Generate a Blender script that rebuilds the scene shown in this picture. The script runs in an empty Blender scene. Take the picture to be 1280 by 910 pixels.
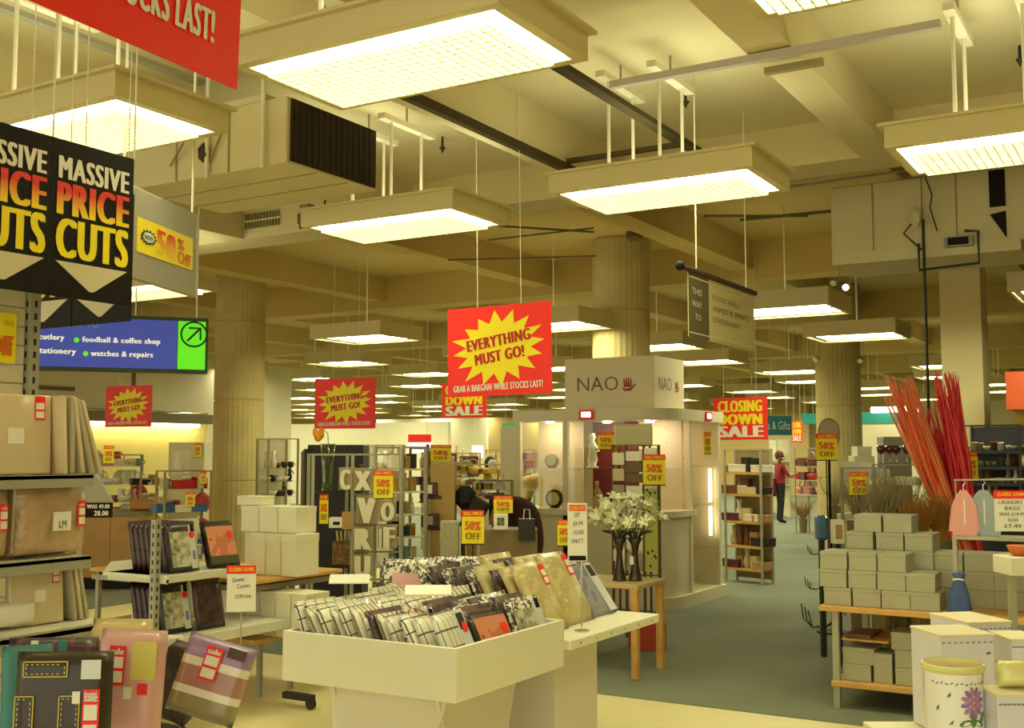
import bpy, bmesh, math, random
from mathutils import Vector, Matrix
random.seed(7)
PI = math.pi
# ------------------------------------------------------------------ camera, world, exposure
scene = bpy.context.scene
C = scene.collection
F_PX, HORIZON, EYE = 1400.0, 566.0, 1.6
DIST = math.hypot(F_PX, HORIZON - 455)
PITCH = math.atan((HORIZON - 455) / F_PX)
YAW = math.atan(840 / DIST)
cam_data = bpy.data.cameras.new('camera')
cam = bpy.data.objects.new('camera', cam_data)
C.objects.link(cam)
cam.location = (0, 0, EYE)
cam.rotation_euler = (PI / 2 + PITCH, 0, YAW)
cam_data.sensor_fit = 'HORIZONTAL'
cam_data.sensor_width = 36
cam_data.lens = 36 * F_PX / 1280
cam_data.clip_start = 0.05
cam_data.clip_end = 200
scene.camera = cam
world = bpy.data.worlds.new('world')
scene.world = world
world.use_nodes = True
world.node_tree.nodes['Background'].inputs[0].default_value = (0.98, 0.96, 0.68, 1)
world.node_tree.nodes['Background'].inputs[1].default_value = 1.5
scene.view_settings.view_transform = 'Standard'
scene.view_settings.look = 'None'
scene.view_settings.exposure = 0.1
scene.view_settings.gamma = 1.0
scene.view_settings.use_curve_mapping = False
TUBE = (0.97, 0.97, 0.62)          # colour of the warm fluorescent tubes
NEAR_DOWN, NEAR_UP, FAR_DOWN, FAR_UP = 21.0, 4.2, 20.0, 1.0
try:
    scene.cycles.max_bounces = 7
    scene.cycles.diffuse_bounces = 4
    scene.cycles.glossy_bounces = 2
    scene.cycles.transparent_max_bounces = 12
    scene.cycles.use_denoising = True
    scene.cycles.sample_clamp_indirect = 6
except Exception:
    pass
# ------------------------------------------------------------------ where a sight line of the photograph meets a real plane
_f = Vector((-math.sin(YAW) * math.cos(PITCH), math.cos(YAW) * math.cos(PITCH), math.sin(PITCH)))
_r = Vector((math.cos(YAW), math.sin(YAW), 0))
_u = _r.cross(_f)
_h = Vector((-math.sin(YAW), math.cos(YAW), 0))
EYEP = Vector((0, 0, EYE))
def ray(x, y): return _f + _r * ((x - 640) / F_PX) - _u * ((y - 455) / F_PX)
def at_z(x, y, z): r = ray(x, y); return EYEP + r * ((z - EYE) / r.z)
def at_d(x, y, d): r = ray(x, y); return EYEP + r * (d / r.dot(_h))
def at_x(x, y, X): r = ray(x, y); return EYEP + r * (X / r.x)
def at_y(x, y, Y): r = ray(x, y); return EYEP + r * (Y / r.y)
# ------------------------------------------------------------------ materials
def lin(c):
    return tuple(((v / 255) / 12.92 if v / 255 <= 0.04045 else (((v / 255) + 0.055) / 1.055) ** 2.4) for v in c)
_mats = {}
def mat(name, rgb, rough=0.6, metal=0.0, noise=0.0, nscale=8.0, bump=0.0, coat=0.0, emit=0.0, emit_rgb=None, spec=0.5):
    if name in _mats: return _mats[name]
    m = bpy.data.materials.new(name); m.use_nodes = True
    nt = m.node_tree; b = nt.nodes['Principled BSDF']
    col = lin(rgb)
    b.inputs['Base Color'].default_value = (*col, 1)
    b.inputs['Roughness'].default_value = rough
    b.inputs['Metallic'].default_value = metal
    b.inputs['Specular IOR Level'].default_value = spec
    b.inputs['Coat Weight'].default_value = coat
    b.inputs['Coat Roughness'].default_value = 0.12
    if noise or bump:
        tc = nt.nodes.new('ShaderNodeTexCoord'); nz = nt.nodes.new('ShaderNodeTexNoise')
        nz.inputs['Scale'].default_value = nscale; nz.inputs['Detail'].default_value = 4
        nt.links.new(tc.outputs['Object'], nz.inputs['Vector'])
        if noise:
            rp = nt.nodes.new('ShaderNodeValToRGB')
            rp.color_ramp.elements[0].position = 0.3; rp.color_ramp.elements[1].position = 0.7
            rp.color_ramp.elements[0].color = (*[v * (1 - noise) for v in col], 1)
            rp.color_ramp.elements[1].color = (*[min(1, v * (1 + noise)) for v in col], 1)
            nt.links.new(nz.outputs['Fac'], rp.inputs['Fac']); nt.links.new(rp.outputs['Color'], b.inputs['Base Color'])
        if bump:
            bp = nt.nodes.new('ShaderNodeBump'); bp.inputs['Strength'].default_value = bump; bp.inputs['Distance'].default_value = 0.02
            nt.links.new(nz.outputs['Fac'], bp.inputs['Height']); nt.links.new(bp.outputs['Normal'], b.inputs['Normal'])
            if coat: nt.links.new(bp.outputs['Normal'], b.inputs['Coat Normal'])
    if emit:
        b.inputs['Emission Color'].default_value = (*(emit_rgb or col), 1)
        b.inputs['Emission Strength'].default_value = emit
    _mats[name] = m
    return m
def mat_lamp(name, down, up, rgb=TUBE):
    """tube panel of a luminaire: full output downwards, weaker through the open top (upward part added on the far boxes)"""
    m = bpy.data.materials.new(name); m.use_nodes = True; nt = m.node_tree
    nt.nodes.remove(nt.nodes['Principled BSDF'])
    e = nt.nodes.new('ShaderNodeEmission'); e.inputs[0].default_value = (*rgb, 1)
    g = nt.nodes.new('ShaderNodeNewGeometry'); mr = nt.nodes.new('ShaderNodeMapRange')
    mr.inputs['To Min'].default_value = down; mr.inputs['To Max'].default_value = up
    nt.links.new(g.outputs['Backfacing'], mr.inputs['Value']); nt.links.new(mr.outputs['Result'], e.inputs[1])
    nt.links.new(e.outputs[0], nt.nodes['Material Output'].inputs[0])
    return m
def mat_grid(name, base, line, sx, sz, wx=0.07, coat=0.6, axes=('X', 'Z'), wob=0.0):
    m = bpy.data.materials.new(name); m.use_nodes = True; nt = m.node_tree; b = nt.nodes['Principled BSDF']
    N, L = nt.nodes.new, nt.links.new
    tc = N('ShaderNodeTexCoord'); vec = tc.outputs['Object']
    if wob:
        nz = N('ShaderNodeTexNoise'); nz.inputs['Scale'].default_value = 9; L(vec, nz.inputs['Vector'])
        mx = N('ShaderNodeVectorMath'); mx.operation = 'MULTIPLY_ADD'; L(nz.outputs['Color'], mx.inputs[0]); mx.inputs[1].default_value = (wob, wob, wob); L(vec, mx.inputs[2]); vec = mx.outputs[0]
    sep = N('ShaderNodeSeparateXYZ'); L(vec, sep.inputs[0])
    outs = []
    for ax, s in zip(axes, (sx, sz)):
        if not s: continue
        a = N('ShaderNodeMath'); a.operation = 'MULTIPLY'; a.inputs[1].default_value = s; L(sep.outputs[ax], a.inputs[0])
        f = N('ShaderNodeMath'); f.operation = 'FRACT'; L(a.outputs[0], f.inputs[0])
        g = N('ShaderNodeMath'); g.operation = 'LESS_THAN'; g.inputs[1].default_value = wx; L(f.outputs[0], g.inputs[0]); outs.append(g.outputs[0])
    o = outs[0]
    if len(outs) > 1:
        mm = N('ShaderNodeMath'); mm.operation = 'MAXIMUM'; L(outs[0], mm.inputs[0]); L(outs[1], mm.inputs[1]); o = mm.outputs[0]
    mix = N('ShaderNodeMix'); mix.data_type = 'RGBA'
    mix.inputs['A'].default_value = (*lin(base), 1); mix.inputs['B'].default_value = (*lin(line), 1)
    L(o, mix.inputs['Factor']); L(mix.outputs['Result'], b.inputs['Base Color'])
    b.inputs['Roughness'].default_value = 0.5; b.inputs['Coat Weight'].default_value = coat; b.inputs['Coat Roughness'].default_value = 0.1
    return m
def mat_grad(name, bot, top, z0, z1):
    m = bpy.data.materials.new(name); m.use_nodes = True; nt = m.node_tree; b = nt.nodes['Principled BSDF']
    tc = nt.nodes.new('ShaderNodeTexCoord'); sep = nt.nodes.new('ShaderNodeSeparateXYZ'); mr = nt.nodes.new('ShaderNodeMapRange')
    mr.inputs['From Min'].default_value = z0; mr.inputs['From Max'].default_value = z1
    mix = nt.nodes.new('ShaderNodeMix'); mix.data_type = 'RGBA'
    mix.inputs['A'].default_value = (*lin(bot), 1); mix.inputs['B'].default_value = (*lin(top), 1)
    nt.links.new(tc.outputs['Object'], sep.inputs[0]); nt.links.new(sep.outputs['Z'], mr.inputs['Value'])
    nt.links.new(mr.outputs['Result'], mix.inputs['Factor']); nt.links.new(mix.outputs['Result'], b.inputs['Base Color'])
    b.inputs['Roughness'].default_value = 0.5
    return m
def mat_blobs(name, cols, scale, coat=0.5, rough=0.45):
    """printed cloth or foil: soft patches of a few colours"""
    m = bpy.data.materials.new(name); m.use_nodes = True; nt = m.node_tree; b = nt.nodes['Principled BSDF']
    tc = nt.nodes.new('ShaderNodeTexCoord'); nz = nt.nodes.new('ShaderNodeTexNoise'); nz.inputs['Scale'].default_value = scale; nz.inputs['Detail'].default_value = 3
    rp = nt.nodes.new('ShaderNodeValToRGB'); rp.color_ramp.interpolation = 'CONSTANT'
    els = rp.color_ramp.elements
    n = len(cols)
    pos = [0.0] + [0.36 + 0.28 * k / max(1, n - 1) for k in range(1, n)]
    els[0].color = (*lin(cols[0]), 1); els[1].position = pos[1]; els[1].color = (*lin(cols[1]), 1)
    for k in range(2, n):
        e = els.new(pos[k]); e.color = (*lin(cols[k]), 1)
    nt.links.new(tc.outputs['Object'], nz.inputs['Vector']); nt.links.new(nz.outputs['Fac'], rp.inputs['Fac']); nt.links.new(rp.outputs['Color'], b.inputs['Base Color'])
    b.inputs['Roughness'].default_value = rough; b.inputs['Coat Weight'].default_value = coat; b.inputs['Coat Roughness'].default_value = 0.15
    return m
def mat_glass(name, tint=(235, 245, 235), refl=0.12):
    m = bpy.data.materials.new(name); m.use_nodes = True; nt = m.node_tree
    nt.nodes.remove(nt.nodes['Principled BSDF'])
    t = nt.nodes.new('ShaderNodeBsdfTransparent'); t.inputs[0].default_value = (*lin(tint), 1)
    g = nt.nodes.new('ShaderNodeBsdfGlossy'); g.inputs['Roughness'].default_value = 0.03
    lw = nt.nodes.new('ShaderNodeLayerWeight'); lw.inputs[0].default_value = refl
    mx = nt.nodes.new('ShaderNodeMixShader')
    mu = nt.nodes.new('ShaderNodeMath'); mu.operation = 'MULTIPLY_ADD'; mu.inputs[1].default_value = refl * 1.6; mu.inputs[2].default_value = 0.03
    lw.inputs[0].default_value = 0.3; nt.links.new(lw.outputs['Facing'], mu.inputs[0]); nt.links.new(mu.outputs[0], mx.inputs[0]); nt.links.new(t.outputs[0], mx.inputs[1]); nt.links.new(g.outputs[0], mx.inputs[2])
    nt.links.new(mx.outputs[0], nt.nodes['Material Output'].inputs[0])
    return m
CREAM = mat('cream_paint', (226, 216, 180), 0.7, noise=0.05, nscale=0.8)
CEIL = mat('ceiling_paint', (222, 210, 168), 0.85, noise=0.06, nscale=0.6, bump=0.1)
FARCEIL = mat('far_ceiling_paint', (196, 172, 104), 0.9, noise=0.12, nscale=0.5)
BEAM = mat('beam_paint', (214, 200, 154), 0.8, noise=0.05, nscale=1.2)
DUCT = mat('duct_paint', (206, 194, 150), 0.7, noise=0.08, nscale=1.5)
COLM = mat('column_concrete', (188, 170, 112), 0.85, noise=0.12, nscale=2.5, bump=0.3)
WHITE = mat('white_laminate', (232, 228, 200), 0.45, noise=0.02, nscale=2)
SHELFW = mat('white_shelf_steel', (214, 210, 188), 0.45, noise=0.02)
GREYST = mat('grey_steel', (158, 154, 134), 0.5)
DKSTEEL = mat('dark_steel', (46, 42, 34), 0.5, 0.3)
RODW = mat('white_rod_paint', (225, 218, 190), 0.5)
TRACK = mat('dark_track', (74, 64, 36), 0.7, spec=0.2)
RAILL = mat('pale_rail', (190, 180, 172), 0.5)
PINE = mat('pine_wood', (206, 158, 84), 0.55, noise=0.15, nscale=6)
OAK = mat('counter_wood', (172, 128, 60), 0.5, noise=0.12, nscale=3)
BLACKW = mat('black_wood', (30, 24, 20), 0.5)
CHROME = mat('chrome', (200, 200, 195), 0.15, 1.0)
REDS = mat('red_card', (246, 36, 16), 0.5)
YEL = mat('yellow_card', (246, 224, 10), 0.5)
REDINK = mat('red_ink', (190, 30, 12), 0.5)
ORINK = mat('orange_ink', (226, 110, 16), 0.5)
BLKINK = mat('black_ink', (22, 18, 14), 0.5)
WHINK = mat('white_ink', (236, 230, 214), 0.5)
BLKCARD = mat('black_card', (24, 17, 10), 0.6, spec=0.2)
WCARD = mat('white_card', (232, 228, 208), 0.5)
GREYP = mat('grey_panel', (158, 152, 136), 0.6)
GLASS = mat_glass('clear_glass', (248, 250, 244), 0.08)
LAMP_N = mat_lamp('near_tube_panel', NEAR_DOWN, NEAR_UP)
LAMP_F = mat_lamp('far_tube_panel', FAR_DOWN, FAR_UP)  # upward output added to brighten the far ceiling
LOUVRE = mat('louvre_white', (214, 208, 172), 0.35)
HOUSING = mat('luminaire_housing', (204, 190, 138), 0.6)
BRIGHT = mat('case_lamp', (255, 240, 200), 0.5, emit=7.0, emit_rgb=(1, 0.9, 0.62))
# ------------------------------------------------------------------ geometry helpers
class MB:
    def __init__(self): self.bm = bmesh.new()
    def box(self, x0, y0, z0, x1, y1, z1, bev=0.0, seg=1):
        r = bmesh.ops.create_cube(self.bm, size=1)
        for v in r['verts']:
            v.co = Vector(((x0 + x1) / 2 + v.co.x * (x1 - x0), (y0 + y1) / 2 + v.co.y * (y1 - y0), (z0 + z1) / 2 + v.co.z * (z1 - z0)))
        if bev:
            es = set()
            for v in r['verts']: es.update(v.link_edges)
            bmesh.ops.bevel(self.bm, geom=list(es), offset=bev, segments=seg, affect='EDGES', profile=0.5)
        return self
    def tube(self, pts, r, n=8, cap=True):
        pts = [Vector(p) for p in pts]; rings = []
        rad = r if isinstance(r, (list, tuple)) else [r] * len(pts)
        up0 = None
        for i, p in enumerate(pts):
            t = (pts[min(i + 1, len(pts) - 1)] - pts[max(i - 1, 0)]).normalized()
            a = Vector((0, 0, 1)) if abs(t.z) < 0.9 else Vector((1, 0, 0))
            if up0 is None: up0 = (a - t * a.dot(t)).normalized()
            else: up0 = (up0 - t * up0.dot(t)).normalized()
            s = t.cross(up0)
            rings.append([self.bm.verts.new(p + (up0 * math.cos(2 * PI * k / n) + s * math.sin(2 * PI * k / n)) * rad[i]) for k in range(n)])
        for a, b in zip(rings, rings[1:]):
            for k in range(n): self.bm.faces.new((a[k], a[(k + 1) % n], b[(k + 1) % n], b[k]))
        if cap:
            self.bm.faces.new(rings[0][::-1]); self.bm.faces.new(rings[-1])
        return self
    def lathe(self, prof, n=20, c=(0, 0, 0), sx=1, sy=1):
        rings = []
        for r, z in prof:
            rings.append([self.bm.verts.new((c[0] + max(r, 1e-4) * math.cos(2 * PI * k / n) * sx, c[1] + max(r, 1e-4) * math.sin(2 * PI * k / n) * sy, c[2] + z)) for k in range(n)])
        for a, b in zip(rings, rings[1:]):
            for k in range(n): self.bm.faces.new((a[k], a[(k + 1) % n], b[(k + 1) % n], b[k]))
        self.bm.faces.new(rings[0][::-1]); self.bm.faces.new(rings[-1])
        return self
    def prism(self, poly, a0, a1, plane='XZ'):
        """polygon extruded between a0 and a1 along the third axis"""
        def P(u, v, w): return (u, w, v) if plane == 'XZ' else ((u, v, w) if plane == 'XY' else (w, u, v))
        A = [self.bm.verts.new(P(u, v, a0)) for u, v in poly]; B = [self.bm.verts.new(P(u, v, a1)) for u, v in poly]
        n = len(poly)
        self.bm.faces.new(A); self.bm.faces.new(B[::-1])
        for k in range(n): self.bm.faces.new((A[k], B[k], B[(k + 1) % n], A[(k + 1) % n]))
        return self
    def pillow(self, w, h, t, nx=8, nz=8, p=0.35, rim=0.15):
        """soft slab, bottom on z=0, centred in x and y"""
        g = {}
        for s in (-1, 1):
            for i in range(nx + 1):
                for j in range(nz + 1):
                    if s == 1 and (i in (0, nx) or j in (0, nz)): g[s, i, j] = g[-1, i, j]; continue
                    u, v = 2 * i / nx - 1, 2 * j / nz - 1
                    th = t / 2 * (rim + (1 - rim) * (max(0, (1 - u ** 4)) * max(0, (1 - v ** 4))) ** p)
                    if i in (0, nx) or j in (0, nz): th = 0
                    g[s, i, j] = self.bm.verts.new((u * w / 2, s * th, (v + 1) * h / 2))
        for s in (-1, 1):
            for i in range(nx):
                for j in range(nz):
                    q = [g[s, i, j], g[s, i + 1, j], g[s, i + 1, j + 1], g[s, i, j + 1]]
                    self.bm.faces.new(q if s == -1 else q[::-1])
        return self
    def ball(self, c, r, sx=1, sy=1, sz=1, sub=2):
        q = bmesh.ops.create_icosphere(self.bm, subdivisions=sub, radius=r)
        for v in q['verts']: v.co = Vector((c[0] + v.co.x * sx, c[1] + v.co.y * sy, c[2] + v.co.z * sz))
        return self
    def xf(self, M):
        bmesh.ops.transform(self.bm, matrix=M, verts=self.bm.verts); return self
    def build(self, name, m, parent=None, smooth=False, loc=None, rot=None):
        bmesh.ops.recalc_face_normals(self.bm, faces=self.bm.faces)
        me = bpy.data.meshes.new(name); self.bm.to_mesh(me); self.bm.free()
        if m: me.materials.append(m)
        if smooth:
            for p in me.polygons: p.use_smooth = True
        o = bpy.data.objects.new(name, me); C.objects.link(o)
        if parent: o.parent = parent
        if loc is not None: o.location = loc
        if rot is not None: o.rotation_euler = rot
        return o
def B(x0, y0, z0, x1, y1, z1, bev=0.0, seg=1): return MB().box(x0, y0, z0, x1, y1, z1, bev, seg)
def tag(o, label, cat, group=None, kind=None):
    o['label'] = label; o['category'] = cat
    if group: o['group'] = group
    if kind: o['kind'] = kind
    return o
def thing(name, label, cat, loc=(0, 0, 0), rotz=0.0, group=None, lean=0.0):
    o = bpy.data.objects.new(name, None); C.objects.link(o); o.empty_display_size = 0.1
    o.location = loc; o.rotation_euler = (lean, 0, rotz)
    return tag(o, label, cat, group)
def struct(name, mb, m, loc=None, label=None, cat=None):
    o = mb.build(name, m, loc=loc); o['kind'] = 'structure'
    if label: o['label'] = label; o['category'] = cat
    return o
def dup(o, label=None, loc=None, rot=None, group=None, parent=None):
    c = o.copy(); C.objects.link(c); c.parent = parent
    if label: c['label'] = label
    if group: c['group'] = group
    if loc is not None: c.location = loc
    if rot is not None: c.rotation_euler = rot
    for ch in list(o.children): dup(ch, parent=c)
    return c
ORD = 'first second third fourth fifth sixth seventh eighth ninth tenth eleventh twelfth'.split()
def nth(i): return ORD[i] if i < 12 else '%dth' % (i + 1) if (i + 1) % 10 not in (1, 2, 3) or 10 < (i + 1) % 100 < 14 else '%d%s' % (i + 1, {1: 'st', 2: 'nd', 3: 'rd'}[(i + 1) % 10])
_txt = {}
def base_geom(bm_, me):
    """the elements of the first copy of the letters"""
    bm_.verts.ensure_lookup_table(); bm_.edges.ensure_lookup_table(); bm_.faces.ensure_lookup_table()
    return bm_.verts[:len(me.vertices)] + bm_.edges[:len(me.edges)] + bm_.faces[:len(me.polygons)]
def text(s, w, h, m, parent, x, z, y=-0.004, bold=0.0, rot=0.0, name='lettering', shear=0.0):
    """flat letters fitted into w x h, lower left corner at x,z on the parent's front"""
    key = (s, bold, m.name)
    if key not in _txt:
        cu = bpy.data.curves.new('t', 'FONT'); cu.body = s; cu.resolution_u = 4 if bold > .025 else 2; cu.offset = min(bold, 0); cu.space_character = 1.0 + max(bold, 0) * 5; cu.extrude = 0
        ob = bpy.data.objects.new('t', cu); C.objects.link(ob)
        me = bpy.data.meshes.new_from_object(ob)
        bpy.data.objects.remove(ob); bpy.data.curves.remove(cu)
        if bold > .012:
            src = bmesh.new(); src.from_mesh(me)
            for dx, dz in ((-bold * 1.3, -2e-4), (bold * 1.3, 2e-4), (-bold * 2.5, -4e-4), (bold * 2.5, 4e-4)):
                g = bmesh.ops.duplicate(src, geom=base_geom(src, me))
                for v in g['geom']:
                    if isinstance(v, bmesh.types.BMVert): v.co.x += dx; v.co.z += dz
            src.to_mesh(me); src.free()
        xs = [v.co.x for v in me.vertices]; ys = [v.co.y for v in me.vertices]
        x0, x1, y0, y1 = min(xs), max(xs), min(ys), max(ys)
        for v in me.vertices:
            v.co = Vector(((v.co.x - x0) / (x1 - x0), v.co.z * 2, (v.co.y - y0) / (y1 - y0)))
        me.materials.clear(); me.materials.append(m); me.name = 'lettering'
        _txt[key] = me
    o = bpy.data.objects.new(name, _txt[key]); C.objects.link(o); o.parent = parent
    o.location = (x, y, z); o.scale = (w, 1, h); o.rotation_euler = (0, -rot, 0)
    return o
def burst(cx, cz, rx, rz, n=17, y=-0.003, inner=0.68, seed=1, tilt=0.0, irregular=0.12):
    rnd = random.Random(seed); mb = MB(); pts = []
    for k in range(2 * n):
        a = PI * k / n; q = (1 + rnd.uniform(-irregular, irregular * 0.4)) if k % 2 == 0 else inner
        x, z = rx * q * math.cos(a), rz * q * math.sin(a)
        pts.append((cx + x * math.cos(tilt) - z * math.sin(tilt), cz + x * math.sin(tilt) + z * math.cos(tilt)))
    vs = [mb.bm.verts.new((p[0], y, p[1])) for p in pts]; c = mb.bm.verts.new((cx, y, cz))
    for k in range(len(vs)): mb.bm.faces.new((vs[k], vs[(k + 1) % len(vs)], c))
    return mb
def plane_thing(pL, pR, z0, name, label, cat, group=None):
    """an Empty at the lower left corner of an upright panel from pL to pR; returns it and the width"""
    d = Vector((pR[0] - pL[0], pR[1] - pL[1])); 
    return thing(name, label, cat, (pL[0], pL[1], z0), math.atan2(d.y, d.x), group), d.length

# ------------------------------------------------------------------ the setting
FLOORM = mat('cream_vinyl_floor', (222, 208, 150), 0.5, noise=0.05, nscale=1.3, bump=0.03)
CARPET = mat('grey_green_carpet', (118, 122, 100), 0.95, noise=0.12, nscale=0.9, bump=0.2)
struct('floor', B(-45, -4, -0.1, 8, 60, 0), FLOORM)
struct('floor_carpet', B(-7.5, 6.82, 0, 8, 60, 0.006), CARPET)
struct('floor_carpet', B(-45, 7.5, 0, -9.7, 60, 0.006), CARPET)
struct('floor_carpet', B(-9.7, 16, 0, -7.5, 60, 0.006), CARPET)
Y1, Y2, ZB, ZC, ZF = 8.2, 8.62, 3.75, 4.06, 4.45
struct('ceiling', B(-24, -3, ZC, 8, Y1, ZC + 0.15), CEIL)
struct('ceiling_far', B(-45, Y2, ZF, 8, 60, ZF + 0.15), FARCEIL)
struct('ceiling_beam', B(-24, Y1, ZB, 8, Y2, ZF + 0.2), BEAM)
for x0 in (-1.94, -4.08, -6.2, -8.3, -10.4, 0.3):
    struct('ceiling_beam', B(x0, -3, ZB, x0 + 0.24, Y1, ZC), BEAM)
for k, x0 in enumerate((-2.1, -5.2, -8.3, -11.4, -14.5, -17.6, -20.7, 1.0)):
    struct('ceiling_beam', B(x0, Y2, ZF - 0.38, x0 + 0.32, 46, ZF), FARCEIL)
for y0 in (14.5, 20.2, 26.9, 33.5):
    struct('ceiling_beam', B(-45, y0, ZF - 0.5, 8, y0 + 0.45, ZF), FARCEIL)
WALLP = mat('wall_paint', (214, 200, 148), 0.8, noise=0.05, nscale=0.5)
WALLB = mat('brown_wall_paint', (204, 184, 124), 0.85, noise=0.08, nscale=0.4)
struct('wall_back', B(-45, 42.5, 0, 8, 42.7, ZF), WALLB)
struct('wall_right', B(7.8, -3, 0, 8, 46, ZF), WALLB)
struct('wall_left', B(-40.2, 5, 0, -40, 46, ZF), WALLB)
def column(px, d, rad, label, z1, joints=()):
    p = at_d(px, 500, d)
    mb = MB(); n = 24; prof = []
    z = 0.0
    zs = [0.0] + [j for j in joints] + [z1]
    for a, b in zip(zs, zs[1:]): prof += [(rad, a), (rad, b - 0.03), (rad - 0.015, b - 0.02), (rad - 0.015, b)]
    mb2 = MB(); nn = 64; rings = []
    for r, z in prof:
        ring = []
        for k in range(nn):
            rr = r - (0.005 if k % 2 else 0)
            ring.append(mb2.bm.verts.new((p.x + rr * math.cos(2 * PI * k / nn), p.y + rr * math.sin(2 * PI * k / nn), z)))
        rings.append(ring)
    for a, b in zip(rings, rings[1:]):
        for k in range(nn): mb2.bm.faces.new((a[k], a[(k + 1) % nn], b[(k + 1) % nn], b[k]))
    o = mb2.build('pillar', COLM); o['kind'] = 'structure'; o['label'] = label; o['category'] = 'column'
    return p
column(299, 17, 0.375, 'round ribbed concrete column left of the stacked white boxes', ZF, (1.2, 2.4, 3.6))
column(777, 14.9, 0.385, 'round concrete column rising behind the white cube sign', ZF, (1.1, 1.9, 2.7, 3.5))
column(1048, 19, 0.375, 'round concrete column behind the oval mirror on the right', ZF, (1.2, 2.4, 3.6))
pr_ = at_y(1205, 500, 14.2)
struct('pillar', B(pr_.x - 0.24, 14.2, 0, pr_.x + 0.22, 14.7, ZF), WALLP, label='square painted pillar beside the red sticks', cat='column')
# lit left wall with fascia
XW = -15.8
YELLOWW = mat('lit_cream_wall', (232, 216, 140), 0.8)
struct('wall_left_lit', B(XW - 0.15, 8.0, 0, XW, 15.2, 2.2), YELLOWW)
struct('wall_left_upper', B(XW - 0.15, 8.0, 2.35, XW + 0.02, 17.5, 3.35), CREAM)
struct('wall_left_return', B(XW - 0.15, 15.2, 0, XW + 0.03, 17.5, 2.35), CREAM)
struct('trim_fascia', B(XW, 8.0, 2.13, XW + 0.28, 15.1, 2.3), mat('fascia_brown', (122, 108, 78), 0.6))
o = B(XW + 0.06, 8.2, 2.07, XW + 0.14, 14.9, 2.12).build('cove_light', mat('cove_tube', (255, 240, 180), emit=16.0, emit_rgb=(1, 0.84, 0.36)))
tag(o, 'long strip lamp under the brown fascia of the left wall', 'light')
for k, py in enumerate((9.0, 11.2, 13.4)):
    struct('trim_panel_joint', B(XW + 0.02, py, 2.36, XW + 0.05, py + 0.06, 3.34), mat('joint_brown', (110, 96, 62)))
struct('trim_rail', B(XW + 0.02, 9.5, 2.62, XW + 0.06, 12.2, 2.68), mat('joint_brown', (110, 96, 62)))
def wallpanel(name, x0, y0, x1, y1, Y, m, th=0.15, label=None, cat='wall', to_floor=False):
    a, b = at_y(x0, y1, Y), at_y(x1, y0, Y)
    return struct(name, B(a.x, Y, 0 if to_floor else a.z, b.x, Y + th, b.z), m)
LITW = mat('bright_far_panel', (240, 236, 214), 0.6, emit=1.2, emit_rgb=(1, 0.95, 0.75))
# far walls seen past the fittings
wallpanel('wall_far_left', 330, 527, 560, 640, 27, CREAM, to_floor=True)
wallpanel('wall_far_centre', 470, 522, 608, 600, 36, CREAM, to_floor=True)
wallpanel('wall_far_middle', 600, 520, 720, 600, 40, mat('tan_wall', (186, 160, 100), 0.8), to_floor=True)
wallpanel('wall_far_right', 1155, 500, 1268, 640, 21, WALLP, to_floor=True)
wallpanel('trim_teal_band', 1066, 514, 1150, 530, 24, mat('teal_band', (40, 160, 150), 0.6))
wallpanel('wall_far_teal_lower', 1062, 530, 1152, 640, 24, CREAM, to_floor=True)
wallpanel('wall_tan_mid_right', 880, 500, 1010, 600, 41.5, mat('tan_wall', (186, 160, 100), 0.8), to_floor=True)
o = MB().box(0, 0, 0, 1.0, 0.05, 0.12, 0.02).build('lit_tube', BRIGHT, loc=at_y(1088, 516, 23.6)); tag(o, 'glowing tube lamp above the teal wall band', 'light')
_p = at_y(1255, 540, 13.5)
tag(B(0, 0, 0, 1.4, 0.5, 0.42).build('orange_bulkhead', mat('orange_paint', (214, 90, 40), 0.6), loc=at_y(1258, 512, 13.5)), 'orange painted bulkhead box at the right edge', 'panel')
struct('pillar_yellow', B(_p.x + 0.08, 13.7, 0, _p.x + 0.7, 14.2, 2.1), mat('ochre_paint', (190, 160, 60), 0.8), label='ochre upright panel at the right edge under the orange bulkhead', cat='panel')

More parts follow.
